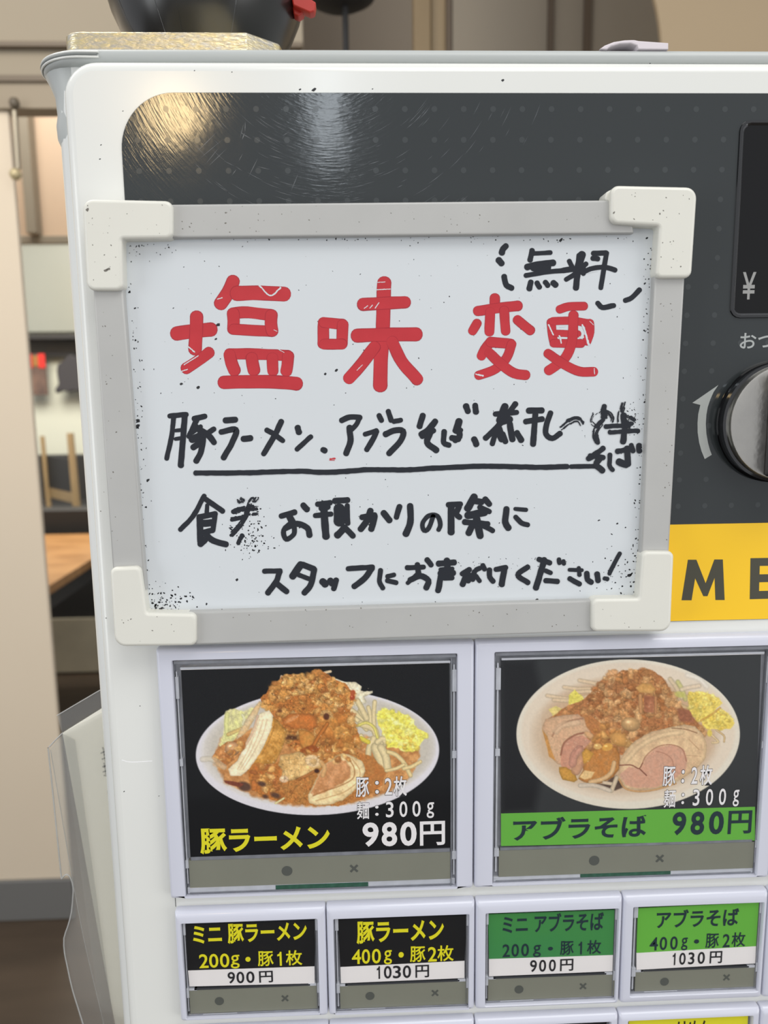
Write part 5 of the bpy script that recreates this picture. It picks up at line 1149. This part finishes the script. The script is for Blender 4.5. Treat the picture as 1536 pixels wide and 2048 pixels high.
blk = [
 (cB, [(((637, 88), (620, 104), (613, 125)), 32), (((596, 165), (612, 184)), 34), (((625, 255), (638, 302), (668, 318)), 30)], 'handwritten_bracket'),
 (cB, [(((780, 112), (768, 165)), 28), (((785, 130), (880, 124)), 24), (((752, 202), (820, 188), (895, 180)), 34), (((790, 200), (860, 205)), 50), (((745, 250), (850, 232), (950, 222)), 26), (((772, 285), (764, 322)), 30), (((806, 290), (820, 314)), 28), (((852, 286), (866, 304)), 28), (((896, 290), (908, 302)), 32)]),
 (cB, [(((983, 170), (1005, 215)), 26), (((1052, 134), (1035, 200)), 40), (((1040, 140), (1028, 240), (1020, 318)), 32), (((966, 272), (1030, 230), (1075, 185)), 26), (((950, 222), (1000, 215), (1062, 215)), 30), (((1030, 210), (1062, 240)), 26), (((1060, 232), (1110, 210), (1180, 205), (1235, 220)), 26),
       (((1115, 128), (1185, 126)), 28), (((1112, 156), (1140, 158)), 28), (((1188, 126), (1172, 220), (1156, 318)), 26)]),
 (cB, [(((1140, 400), (1165, 425), (1228, 414)), 28), (((1290, 386), (1325, 372), (1368, 328)), 27)], 'handwritten_bracket'),
 # second line
 (cC, [(((116, 153), (215, 145)), 30), (((140, 160), (128, 270), (98, 405)), 28), (((206, 150), (196, 280), (182, 445)), 34), (((150, 240), (195, 235)), 22), (((150, 290), (190, 282)), 22), (((262, 170), (325, 155)), 32), (((278, 172), (230, 275)), 30), (((250, 250), (300, 215)), 26), (((270, 215), (312, 270), (302, 360), (274, 420)), 34), (((248, 292), (300, 270)), 42), (((255, 338), (300, 310)), 36), (((330, 262), (378, 230)), 30), (((290, 232), (345, 268), (380, 310)), 34)]),
 (cC, [(((446, 180), (505, 175)), 36), (((420, 248), (508, 234), (485, 310), (435, 400)), 33)]),
 (cC, [(((552, 290), (594, 285)), 34)]),
 (cC, [(((776, 186), (735, 270), (672, 378)), 32), (((690, 236), (735, 262), (785, 300)), 30)]),
 (cC, [(((872, 222), (880, 250)), 36), (((950, 275), (910, 312), (868, 350)), 28)]),
 (cC, [(((1022, 352), (1034, 358)), 34)], 'handwritten_comma'),
 (cC, [(((1132, 180), (1180, 160), (1240, 162)), 32), (((1238, 165), (1218, 205), (1182, 242)), 28), (((1178, 222), (1184, 300), (1158, 375)), 34)]),
 (cC, [(((1270, 262), (1338, 240)), 28), (((1338, 244), (1318, 290), (1280, 352)), 31), (((1353, 150), (1368, 180)), 30)]),
 (cC, [(((1408, 125), (1425, 180)), 30), (((1440, 186), (1482, 178)), 28), (((1392, 262), (1440, 240), (1495, 242), (1480, 300), (1412, 375)), 34)]),
 (cD, [(((135, 150), (115, 215)), 34), (((125, 262), (160, 240), (210, 186)), 36), (((130, 275), (200, 240)), 30), (((180, 255), (160, 310), (215, 355)), 36)]),
 (cD, [(((262, 245), (258, 310), (290, 325)), 32), (((350, 185), (332, 240)), 42), (((345, 225), (352, 275), (325, 296)), 34), (((306, 284), (345, 288)), 36), (((320, 240), (362, 236)), 22), (((390, 95), (402, 126)), 34), (((444, 90), (448, 130)), 32)]),
 (cD, [(((438, 290), (452, 320)), 34)], 'handwritten_comma'),
 (cD, [(((620, 96), (590, 180)), 42), (((562, 142), (690, 132)), 30), (((682, 82), (600, 190), (506, 285)), 32), (((590, 190), (650, 172)), 40), (((580, 230), (602, 290)), 44), (((562, 265), (545, 318)), 30), (((606, 260), (622, 305)), 34), (((648, 200), (664, 292)), 36), (((690, 252), (716, 296)), 34)]),
 (cD, [(((760, 122), (838, 120)), 34), (((800, 130), (786, 320)), 34), (((742, 186), (840, 172)), 32), (((890, 135), (866, 200), (862, 260), (900, 285), (945, 256)), 32)]),
 # third line
 (cC, [(((320, 625), (258, 740), (180, 825)), 28), (((322, 640), (362, 668), (430, 715)), 30), (((338, 680), (336, 730)), 24), (((290, 750), (386, 732)), 32), (((294, 755), (298, 895)), 36), (((384, 740), (372, 830)), 30), (((312, 788), (362, 786)), 40), (((320, 840), (370, 828)), 32), (((298, 910), (330, 880)), 36), (((328, 848), (375, 890), (450, 912)), 34)]),
 (cC, [(((775, 744), (855, 722)), 32), (((818, 735), (842, 782)), 40), (((838, 780), (790, 830), (805, 882), (850, 850), (852, 800)), 28), (((800, 815), (870, 790), (930, 815), (942, 858)), 34), (((905, 680), (928, 706)), 36)]),
 (cC, [(((990, 675), (1065, 665)), 30), (((1012, 700), (1052, 690)), 34), (((976, 742), (1070, 732)), 30), (((1028, 705), (1034, 800), (1040, 865)), 42), (((1092, 655), (1168, 650)), 34), (((1118, 700), (1120, 775)), 66), (((1164, 682), (1168, 788)), 30), (((1108, 858), (1150, 812)), 38), (((1150, 812), (1200, 862)), 34)]),
 (cC, [(((1252, 752), (1328, 738)), 32), (((1328, 745), (1308, 822)), 36), (((1302, 712), (1282, 770), (1245, 822)), 36), (((1380, 726), (1415, 770)), 36)]),
 (cC, [(((1474, 688), (1455, 752)), 32), (((1537, 684), (1538, 780), (1512, 850)), 38)]),
 (cD, [(((196, 745), (170, 815), (142, 830), (134, 785), (172, 742), (222, 745), (238, 795), (228, 826)), 26)]),
 (cD, [(((285, 678), (358, 674)), 32), (((302, 682), (302, 840)), 38), (((350, 688), (332, 730), (352, 752)), 34), (((438, 630), (400, 700)), 42), (((432, 652), (482, 662)), 36), (((502, 645), (528, 675)), 34), (((470, 692), (528, 718)), 30), (((400, 742), (500, 722)), 42), (((382, 780), (518, 792)), 34), (((452, 760), (474, 862)), 42), (((428, 800), (405, 845)), 36), (((490, 800), (548, 830)), 30)]),
 (cD, [(((630, 702), (622, 780), (640, 815)), 36), (((680, 702), (745, 708)), 24), (((682, 750), (720, 786), (755, 796)), 28)]),
 # fourth line
 (cC, [(((676, 1070), (770, 1068)), 28), (((766, 1072), (745, 1130), (696, 1198)), 33), (((745, 1140), (808, 1190)), 34)]),
 (cC, [(((892, 1032), (842, 1100)), 42), (((902, 1032), (968, 1056)), 34), (((970, 1060), (950, 1150), (912, 1198)), 34), (((880, 1092), (940, 1116)), 26)]),
 (cC, [(((1020, 1130), (1036, 1146)), 42), (((1064, 1126), (1076, 1142)), 38), (((1100, 1122), (1086, 1174)), 32)]),
 (cC, [(((1170, 1055), (1315, 1046)), 30), (((1310, 1052), (1270, 1110), (1206, 1160)), 34)]),
 (cC, [(((1362, 1064), (1356, 1130), (1376, 1170)), 27), (((1402, 1100), (1442, 1092)), 26), (((1402, 1126), (1455, 1138)), 28)]),
 (cD, [(((42, 1050), (140, 1045)), 28), (((102, 1030), (110, 1088)), 30), (((104, 1085), (45, 1140)), 24), (((60, 1122), (120, 1098), (168, 1125), (155, 1168)), 34), (((160, 1002), (184, 1034)), 30)]),
 (cD, [(((228, 1026), (320, 1018)), 34), (((276, 1006), (282, 1058)), 36), (((238, 1060), (310, 1056)), 24), (((238, 1082), (315, 1080)), 34), (((242, 1092), (226, 1185)), 34), (((262, 1110), (308, 1108)), 30)]),
 (cD, [(((366, 1086), (410, 1060)), 30), (((400, 1070), (370, 1148)), 34), (((410, 1090), (402, 1128)), 30), (((440, 1072), (430, 1120)), 30), (((450, 1062), (470, 1052)), 28), (((488, 1036), (500, 1058)), 28), (((450, 1100), (470, 1128)), 26)]),
 (cD, [(((528, 1062), (530, 1105), (550, 1130)), 30), (((566, 1060), (625, 1048)), 30), (((618, 1050), (600, 1148)), 34)]),
 (cD, [(((755, 1045), (696, 1092), (755, 1138)), 31)]),
 (cD, [(((820, 1000), (885, 1020)), 30), (((852, 1002), (830, 1080), (802, 1168)), 34), (((860, 1066), (890, 1080)), 26), (((860, 1126), (930, 1130)), 30), (((938, 1000), (942, 1022)), 26), (((965, 1010), (968, 1026)), 24)]),
 (cD, [(((1000, 1062), (1075, 1064)), 22), (((1056, 1050), (1060, 1092)), 24), (((1002, 1114), (1060, 1146)), 30)]),
 (cD, [(((1104, 1082), (1108, 1120), (1130, 1135)), 32), (((1164, 1086), (1170, 1126)), 32)]),
 (cD, [(((1298, 965), (1270, 1015), (1236, 1085)), 24), (((1208, 1112), (1224, 1116)), 25)], 'handwritten_exclamation_mark')]
for e in blk: hw(e[1], e[0], nm=e[2] if len(e) > 2 else 'handwritten_character', wk=1.05, wob=.05)
hw([(((270, 490), (430, 490), (600, 488), (760, 482), (900, 480), (1020, 486), (1160, 480), (1300, 470), (1500, 472), (1707, 460), (1977, 450), (2277, 456), (2464, 452)), 31)], cC, nm='underline', wob=.06)
hw([(((1010, 452), (1150, 450)), 28)], cD, nm='underline', wob=.05)

# half wiped characters: bundles of thin dry strokes
def dry(pts, w, n, seed, c, m=m_grey_ink, lo=.08, hi=.35):
    r = np.random.RandomState(seed); out = []
    p = smooth_path(pts, 6); t = np.gradient(p, axis=0); t /= np.linalg.norm(t, axis=1)[:, None]+1e-9; nn = np.stack([-t[:, 1], t[:, 0]], 1)
    for k in range(n):
        o_ = r.uniform(-.5, .5)*w; a = r.uniform(0, .75); b = min(1, a+r.uniform(.12, .6)); i0 = int(a*(len(p)-1)); i1 = max(i0+2, int(b*(len(p)-1)))
        q_ = p[i0:i1]+nn[i0:i1]*o_+r.randn(2)*1.2
        if len(q_) >= 2: out.append((([tuple(q_[0]), tuple(q_[len(q_)//2]), tuple(q_[-1])] if len(q_) > 2 else [tuple(q_[0]), tuple(q_[-1])]), w*r.uniform(lo, hi)))
    return out
def hwd(parts, c, nm='handwritten_character'):
    S_ = []
    for i, (pts, w, n) in enumerate(parts): S_ += dry(pts, w, n, 40+i+int(pts[0][0]), c)
    hw(S_, c, m_black_ink, nm, wob=.25)
hwd([(((945, 235), (1000, 190), (1050, 172), (1078, 210)), 38, 16)], cD, 'worn_dash')
hwd([(((1150, 130), (1130, 180), (1170, 220)), 24, 8), (((1205, 85), (1200, 170)), 36, 14), (((1160, 150), (1210, 120), (1252, 160), (1245, 195)), 26, 12), (((1195, 180), (1150, 255), (1168, 315)), 30, 14)], cD)
hw([(((1205, 95), (1200, 160)), 30), (((1215, 215), (1350, 208)), 28), (((1240, 250), (1405, 240)), 26), (((1318, 150), (1325, 230), (1318, 305)), 34), (((1160, 270), (1168, 312)), 24), (((1200, 175), (1160, 215)), 26)], cD, wob=.14)
hwd([(((1318, 70), (1300, 150), (1300, 200)), 30, 14), (((1320, 160), (1380, 200)), 50, 16)], cD, 'ink_smear')
hw([(((1112, 405), (1160, 375), (1200, 345)), 34), (((1122, 388), (1200, 398)), 30), (((1185, 395), (1160, 440), (1195, 476)), 36)], cD, wob=.1)
hw([(((1240, 382), (1238, 445), (1256, 472)), 28), (((1284, 362), (1368, 344)), 30), (((1340, 345), (1346, 438)), 36), (((1292, 425), (1335, 442)), 40), (((1364, 325), (1376, 360)), 30), (((1408, 328), (1414, 360)), 32)], cD, wob=.1)
hwd([(((530, 640), (552, 672)), 36, 12), (((625, 630), (590, 670)), 34, 14), (((490, 715), (560, 700), (645, 690)), 34, 26), (((480, 765), (560, 748), (600, 740)), 24, 16), (((590, 670), (560, 760), (475, 862)), 26, 22), (((600, 720), (650, 720)), 40, 12), (((470, 812), (490, 820)), 24, 8)], cC)
hw([(((490, 715), (545, 702)), 28), (((482, 767), (545, 755)), 20), (((584, 680), (556, 770), (478, 858)), 17), (((522, 905), (545, 860)), 26)], cC, wob=.15)

# stray ink specks and grime
V = []; Fc = []
def specks(n, f_, rmin, rmax, y):
    for _ in range(n):
        u, v_ = f_(); speck(u, v_, RNG.uniform(rmin, rmax), y, RNG.uniform(.7, 1.8), RNG.uniform(0, 3))
Rn = RNG.uniform
edgeL = lambda: (lambda t: (252+t*42+abs(RNG.randn())*9, 490+t*730))(Rn(0, 1))
edgeR = lambda: (lambda t: (1306-t*30-abs(RNG.randn())*9, 480+t*710))(Rn(0, 1))
ys = YB-.03
specks(80, edgeL, .6, 1.7, ys); specks(90, edgeR, .6, 1.8, ys)
specks(90, lambda: (300+abs(RNG.randn())*45, 1222-abs(RNG.randn())*22), .6, 2.4, ys)
specks(60, lambda: (1275-abs(RNG.randn())*40, 1190-abs(RNG.randn())*60), .6, 2.2, ys)
specks(20, lambda: (262+abs(RNG.randn())*60, 488+abs(RNG.randn())*12), .5, 1.5, ys)
specks(60, lambda: (Rn(340, 1280), 478+abs(RNG.randn())*5-0.009*(Rn(0, 1)*900)), .5, 1.6, ys)
specks(190, lambda: (Rn(270, 1290), Rn(490, 1210)), .35, 1.2, ys)
specks(60, lambda: (500+RNG.randn()*22, 1080+RNG.randn()*14), .5, 1.8, ys)
specks(60, lambda: (505+RNG.randn()*16, 1060+RNG.randn()*26), .5, 2.0, ys)
specks(50, lambda: (1262+RNG.randn()*12, 842+RNG.randn()*16), .5, 1.6, ys)
specks(30, lambda: (655+RNG.randn()*40, 1010+RNG.randn()*8), .4, 1.4, ys)
specks(40, lambda: (1010+RNG.randn()*60, 1125+RNG.randn()*8), .4, 1.4, ys)
for u, v_, r in [(272, 480, 3), (1095, 465, 2.2), (1122, 480, 3), (992, 692, 3.6), (276, 842, 4), (275, 852, 4), (296, 960, 3), (1340-60, 950, 1.5), (673, 740, 3), (651, 748, 2.4), (362, 768, 3), (397, 775, 3), (600, 1055, 2), (741, 1049, 3), (474, 1160, 3), (476, 1220, 3), (1235, 1047, 2), (1073, 1201, 4), (1260, 1150, 4), (1294, 476, 2), (436, 650, 3), (432, 678, 2.4), (1308, 573, 3), (1290, 567, 2)]:
    speck(u, v_, r, ys, 1.4, .6)
put('ink_specks', V, Fc, m_speck, WB, kind='stuff')
V = []; Fc = []
specks(14, lambda: (Rn(175, 335), Rn(408, 470)), .4, 1.1, YK2-.02); specks(8, lambda: (Rn(185, 235), Rn(480, 565)), .5, 1.5, YK2-.02)
specks(12, lambda: (Rn(1232, 1380), Rn(385, 440)), .5, 1.4, YK2-.02); specks(10, lambda: (Rn(1322, 1375), Rn(455, 545)), .5, 1.6, YK2-.02)
specks(9, lambda: (Rn(240, 380), Rn(1232, 1285)), .5, 1.3, YK2-.02); specks(6, lambda: (Rn(1200, 1330), Rn(1208, 1255)), .5, 1.3, YK2-.02)
speck(212, 541, 3, YK2-.02, 1.8, .6); speck(217, 538, 2.5, YK2-.02, 1.6, .6); speck(175, 419, 3, YK2-.02, 1.6, .8); speck(1228, 425, 1.8, YK2-.02, 1.4, .8)
put('bracket_specks', V, Fc, m_grime, WB, kind='stuff')
V = []; Fc = []
specks(46, lambda: (Rn(360, 1200), Rn(412, 465)), .5, 1.5, YR-.02); specks(20, lambda: (Rn(200, 240), Rn(590, 1120)), .5, 1.4, YR-.02)
specks(22, lambda: (Rn(1320, 1345), Rn(565, 1090)), .5, 1.3, YR-.02); specks(26, lambda: (Rn(400, 1175), Rn(1215, 1255)), .5, 1.3, YR-.02)
put('rail_specks', V, Fc, m_grime, WB, kind='stuff')
# wiped gaps in the strokes
V = []
wipe = [(cB, ((1010, 312), (1030, 313)), 5), (cB, ((1143, 316), (1165, 316)), 5), (cB, ((1180, 160), (1172, 230), (1160, 300)), 5), (cB, ((1045, 175), (1040, 200)), 3.5), (cB, ((970, 268), (1020, 225)), 3.5), (cB, ((1070, 240), (1140, 225)), 3), (cA, ((765, 305), (825, 360), (880, 318)), 8), (cA, ((1408, 288), (1455, 285)), 4), (cA, ((1410, 328), (1485, 324)), 5),
        (cA, ((375, 640), (410, 670)), 7), (cA, ((350, 740), (430, 690)), 5), (cA, ((340, 775), (370, 765)), 5), (cA, ((1340, 430), (1360, 415)), 4), (cA, ((1370, 430), (1385, 412)), 4), (cA, ((1400, 428), (1420, 400)), 5), (cA, ((870, 655), (900, 672)), 3), (cA, ((845, 548), (862, 556)), 3), (cA, ((535, 380), (560, 372)), 5),
        (cA, ((1300, 770), (1330, 740)), 4), (cB, ((1055, 520), (1070, 560), (1090, 630)), 11), (cB, ((930, 580), (940, 620)), 8), (cB, ((870, 520), (895, 575)), 7), (cB, ((930, 532), (965, 528)), 5), (cB, ((1040, 590), (1060, 590)), 12), (cB, ((470, 790), (510, 800)), 8), (cB, ((1120, 760), (1122, 790)), 4), (cB, ((1095, 500), (1115, 520)), 3),
        (cC, ((1440, 722), (1475, 742)), 4), (cD, ((415, 455), (240, 462)), 4), (cD, ((120, 800), (140, 812)), 4), (cD, ((440, 730), (455, 700)), 4), (cD, ((230, 1060), (310, 1056)), 3), (cD, ((520, 1075), (545, 1085)), 3), (cD, ((1165, 440), (1215, 470)), 5)]
for i, (c, pts, w) in enumerate(wipe):
    hw([(pts, w)], c, m_board, 'wiped_gap', wob=.3)
# small red smudges
hw([(((1066, 408), (1092, 404)), 10), (((1060, 414), (1090, 416)), 4)], cC, m_red_ink, 'red_smudge', wob=.2)

# ------------------------------------------------------------------ things on top of the machine
pl = round_poly([(-111.3, 8), (-51.3, 8), (-41.2, 16.5), (-36, 60), (-46, 130), (-111.3, 130)], [6.0, 1.2, 2, 6, 6, 6], 6)
loops = [[(a, b, 19.8) for a, b in pl]]+[[(a, b, z) for a, b in inset(pl, e)] for z, e in ((20.5, 0), (26.1, 0.0), (26.5, .35), (26.7, .9))]
mb = loft('metal_block', loops, m_metal_block, None, smooth=35)
tag(mb, 'flat galvanised metal block with a rounded corner under the black pot', 'metal block')
cxp_ = W(414, 20, 80)[0]
pot = thing('black_pot', 'round glossy black pot standing on the metal block', 'pot', cxp_, 80, 26.7)
prof = [(15, 26.7), (17, 28), (20, 34), (24, 40), (29.5, 47), (34, 54), (38, 63), (40.5, 72), (41.3, 82), (40.5, 92), (37, 103), (30, 112), (20, 119), (18, 121), (18, 127), (14, 128)]
v, f = lathe(prof, cxp_, 80, 64); put('pot_body', v, f, m_pot, pot, smooth=60)
for th in (-2.0, -1.75, -2.55, -1.1):
    path = [(cxp_+r*math.cos(th+.006*i), 80+r*math.sin(th+.006*i), z) for i, (r, z) in enumerate(prof[3:11])]
    v, f = tube(path, .09, 6); put('seam', v, f, m_gloss_black, pot, smooth=40)
yt = 66
for (a, b), (c, d), w in (((572, -14), (630, 26), 0), ((583, 14), (606, 34), 1)):
    x0, z1 = W(a, b, yt); x1, z0 = W(c, d, yt)
    if w == 0: pts = q(yt, (578, -30), (612, -8), (632, 4), (629, 22), (620, 25), (586, 10))
    else: pts = q(yt+3, (584, 4), (609, 16), (606, 26), (597, 32), (587, 27))
    prism('red_tag', round_poly(pts, .8, 4), yt+5+3*w, yt+3*w, m_red, pot, bev=.5, seg=2)
yc = 3.6
arch = [(1200, 100), (1210, 93), (1228, 86), (1250, 82.5), (1268, 82), (1278, 84), (1337, 88), (1337, 101), (1276, 101), (1274, 93), (1262, 89), (1240, 90), (1222, 95), (1214, 101)]
pts = q(yc, *arch); zb_ = min(p[1] for p in pts); dz = 19.8-min(p[1] for p in pts)
cp = prism('plastic_clip', [(x, z+dz+0.02) for x, z in pts], yc+14, yc, m_clip, None, bev=.3, seg=2)
tag(cp, 'small white arched plastic clip lying on the machine lid', 'clip')

# ------------------------------------------------------------------ clear folder on the machine's side
YF = 34
FO = thing('clear_folder', 'clear plastic document folder holding a white paper, hung on the machine side', 'folder', -130, YF, W(150, 2100, YF)[1])
def sheet3(name, pts, y, m, wave=0.0):
    p = np.array(q(y, *pts)); v = [(a, y+wave*math.sin(b/28.0)-0.06*(a+118), b) for a, b in p]
    # the sheet swings out towards the wall side
    return v
def film(name, pts, y, m, t=.25):
    P_ = round_poly(q(y, *pts), .6, 3)
    n = len(P_); v = [(a, y, b) for a, b in P_]+[(a, y+t, b) for a, b in P_]
    f = [tuple(range(n)), tuple(reversed(range(n, 2*n)))]+[(i, n+i, n+(i+1) % n, (i+1) % n) for i in range(n)]
    return put(name, v, f, m, FO)
back = [(114, 1430), (215, 1372), (300, 1372), (330, 2140), (180, 2140), (166, 2048), (128, 1876), (133, 1480)]
film('back_film', [(114, 1430), (200, 1380.5), (216, 1374), (290, 2140), (215, 2140), (124, 1466)], YF+3, m_film)
film('front_film', [(99, 1493), (125, 1466), (214, 1420), (290, 2140), (186, 2140), (145, 1980), (134, 1930), (129, 1905), (128, 1876), (136, 1852), (143, 1824), (146, 1790), (146, 1773), (141, 1757), (134, 1750), (128, 1752), (123, 1759), (117, 1700), (104, 1570), (97, 1501)], YF, m_film)
film('inner_film', [(101, 1500), (126, 1468), (150, 1480), (240, 2140), (222, 2140), (207, 2048), (160, 1840)], YF+.8, m_film)
pp = q(YF+1.6, (125, 1466), (216, 1409), (300, 2140), (244, 2140), (230, 2048), (190, 1830), (160, 1660))
pap = prism('paper_sheet', pp, YF+2.0, YF+1.6, m_paper, FO)
def edge_line(pts, y, w=.28):
    v, f = tube([(W(a, b, y)[0], y, W(a, b, y)[1]) for a, b in smooth_path(pts, 14)], w, 6); put('film_edge', v, f, m_film_edge, FO, smooth=60)
edge_line([(125, 1466), (99, 1493), (97, 1503), (104, 1570), (117, 1700), (123, 1757)], YF-.1)
edge_line([(123, 1758), (128, 1752), (134, 1749), (141, 1756), (146, 1773), (146, 1790), (143, 1824), (136, 1852), (128, 1876), (129, 1905), (134, 1930), (145, 1980), (166, 2048), (186, 2120)], YF-.1)
edge_line([(114, 1431), (200, 1380.5), (216, 1373)], YF+3, .22)
edge_line([(101, 1500), (160, 1840), (207, 2048), (222, 2140)], YF+.6, .14)
_layer[0] = 0
gs = crop(0, 1340, 2.893)
def ghost(strokes):
    V_ = []; F2 = []
    for pts, w in strokes:
        v, f = stroke_vf(gs(*pts), w/2.893, .15); b0 = len(V_); V_ += [(W(a, b, YF+1.4)[0], YF+1.4, W(a, b, YF+1.4)[1]) for a, b in v]; F2 += [tuple(i+b0 for i in k_) for k_ in f]
    put('faint_lettering', V_, F2, m_ghost, pap)
ghost([(((596, 450), (606, 490)), 12), (((585, 480), (614, 470)), 9), (((604, 490), (612, 530)), 12), (((592, 515), (620, 505)), 9)])
ghost([(((596, 560), (624, 550)), 10), (((604, 540), (614, 600)), 12), (((598, 590), (626, 580)), 9), (((604, 610), (618, 612)), 10)])
ghost([(((626, 700), (630, 724)), 12), (((634, 760), (640, 780)), 10)])
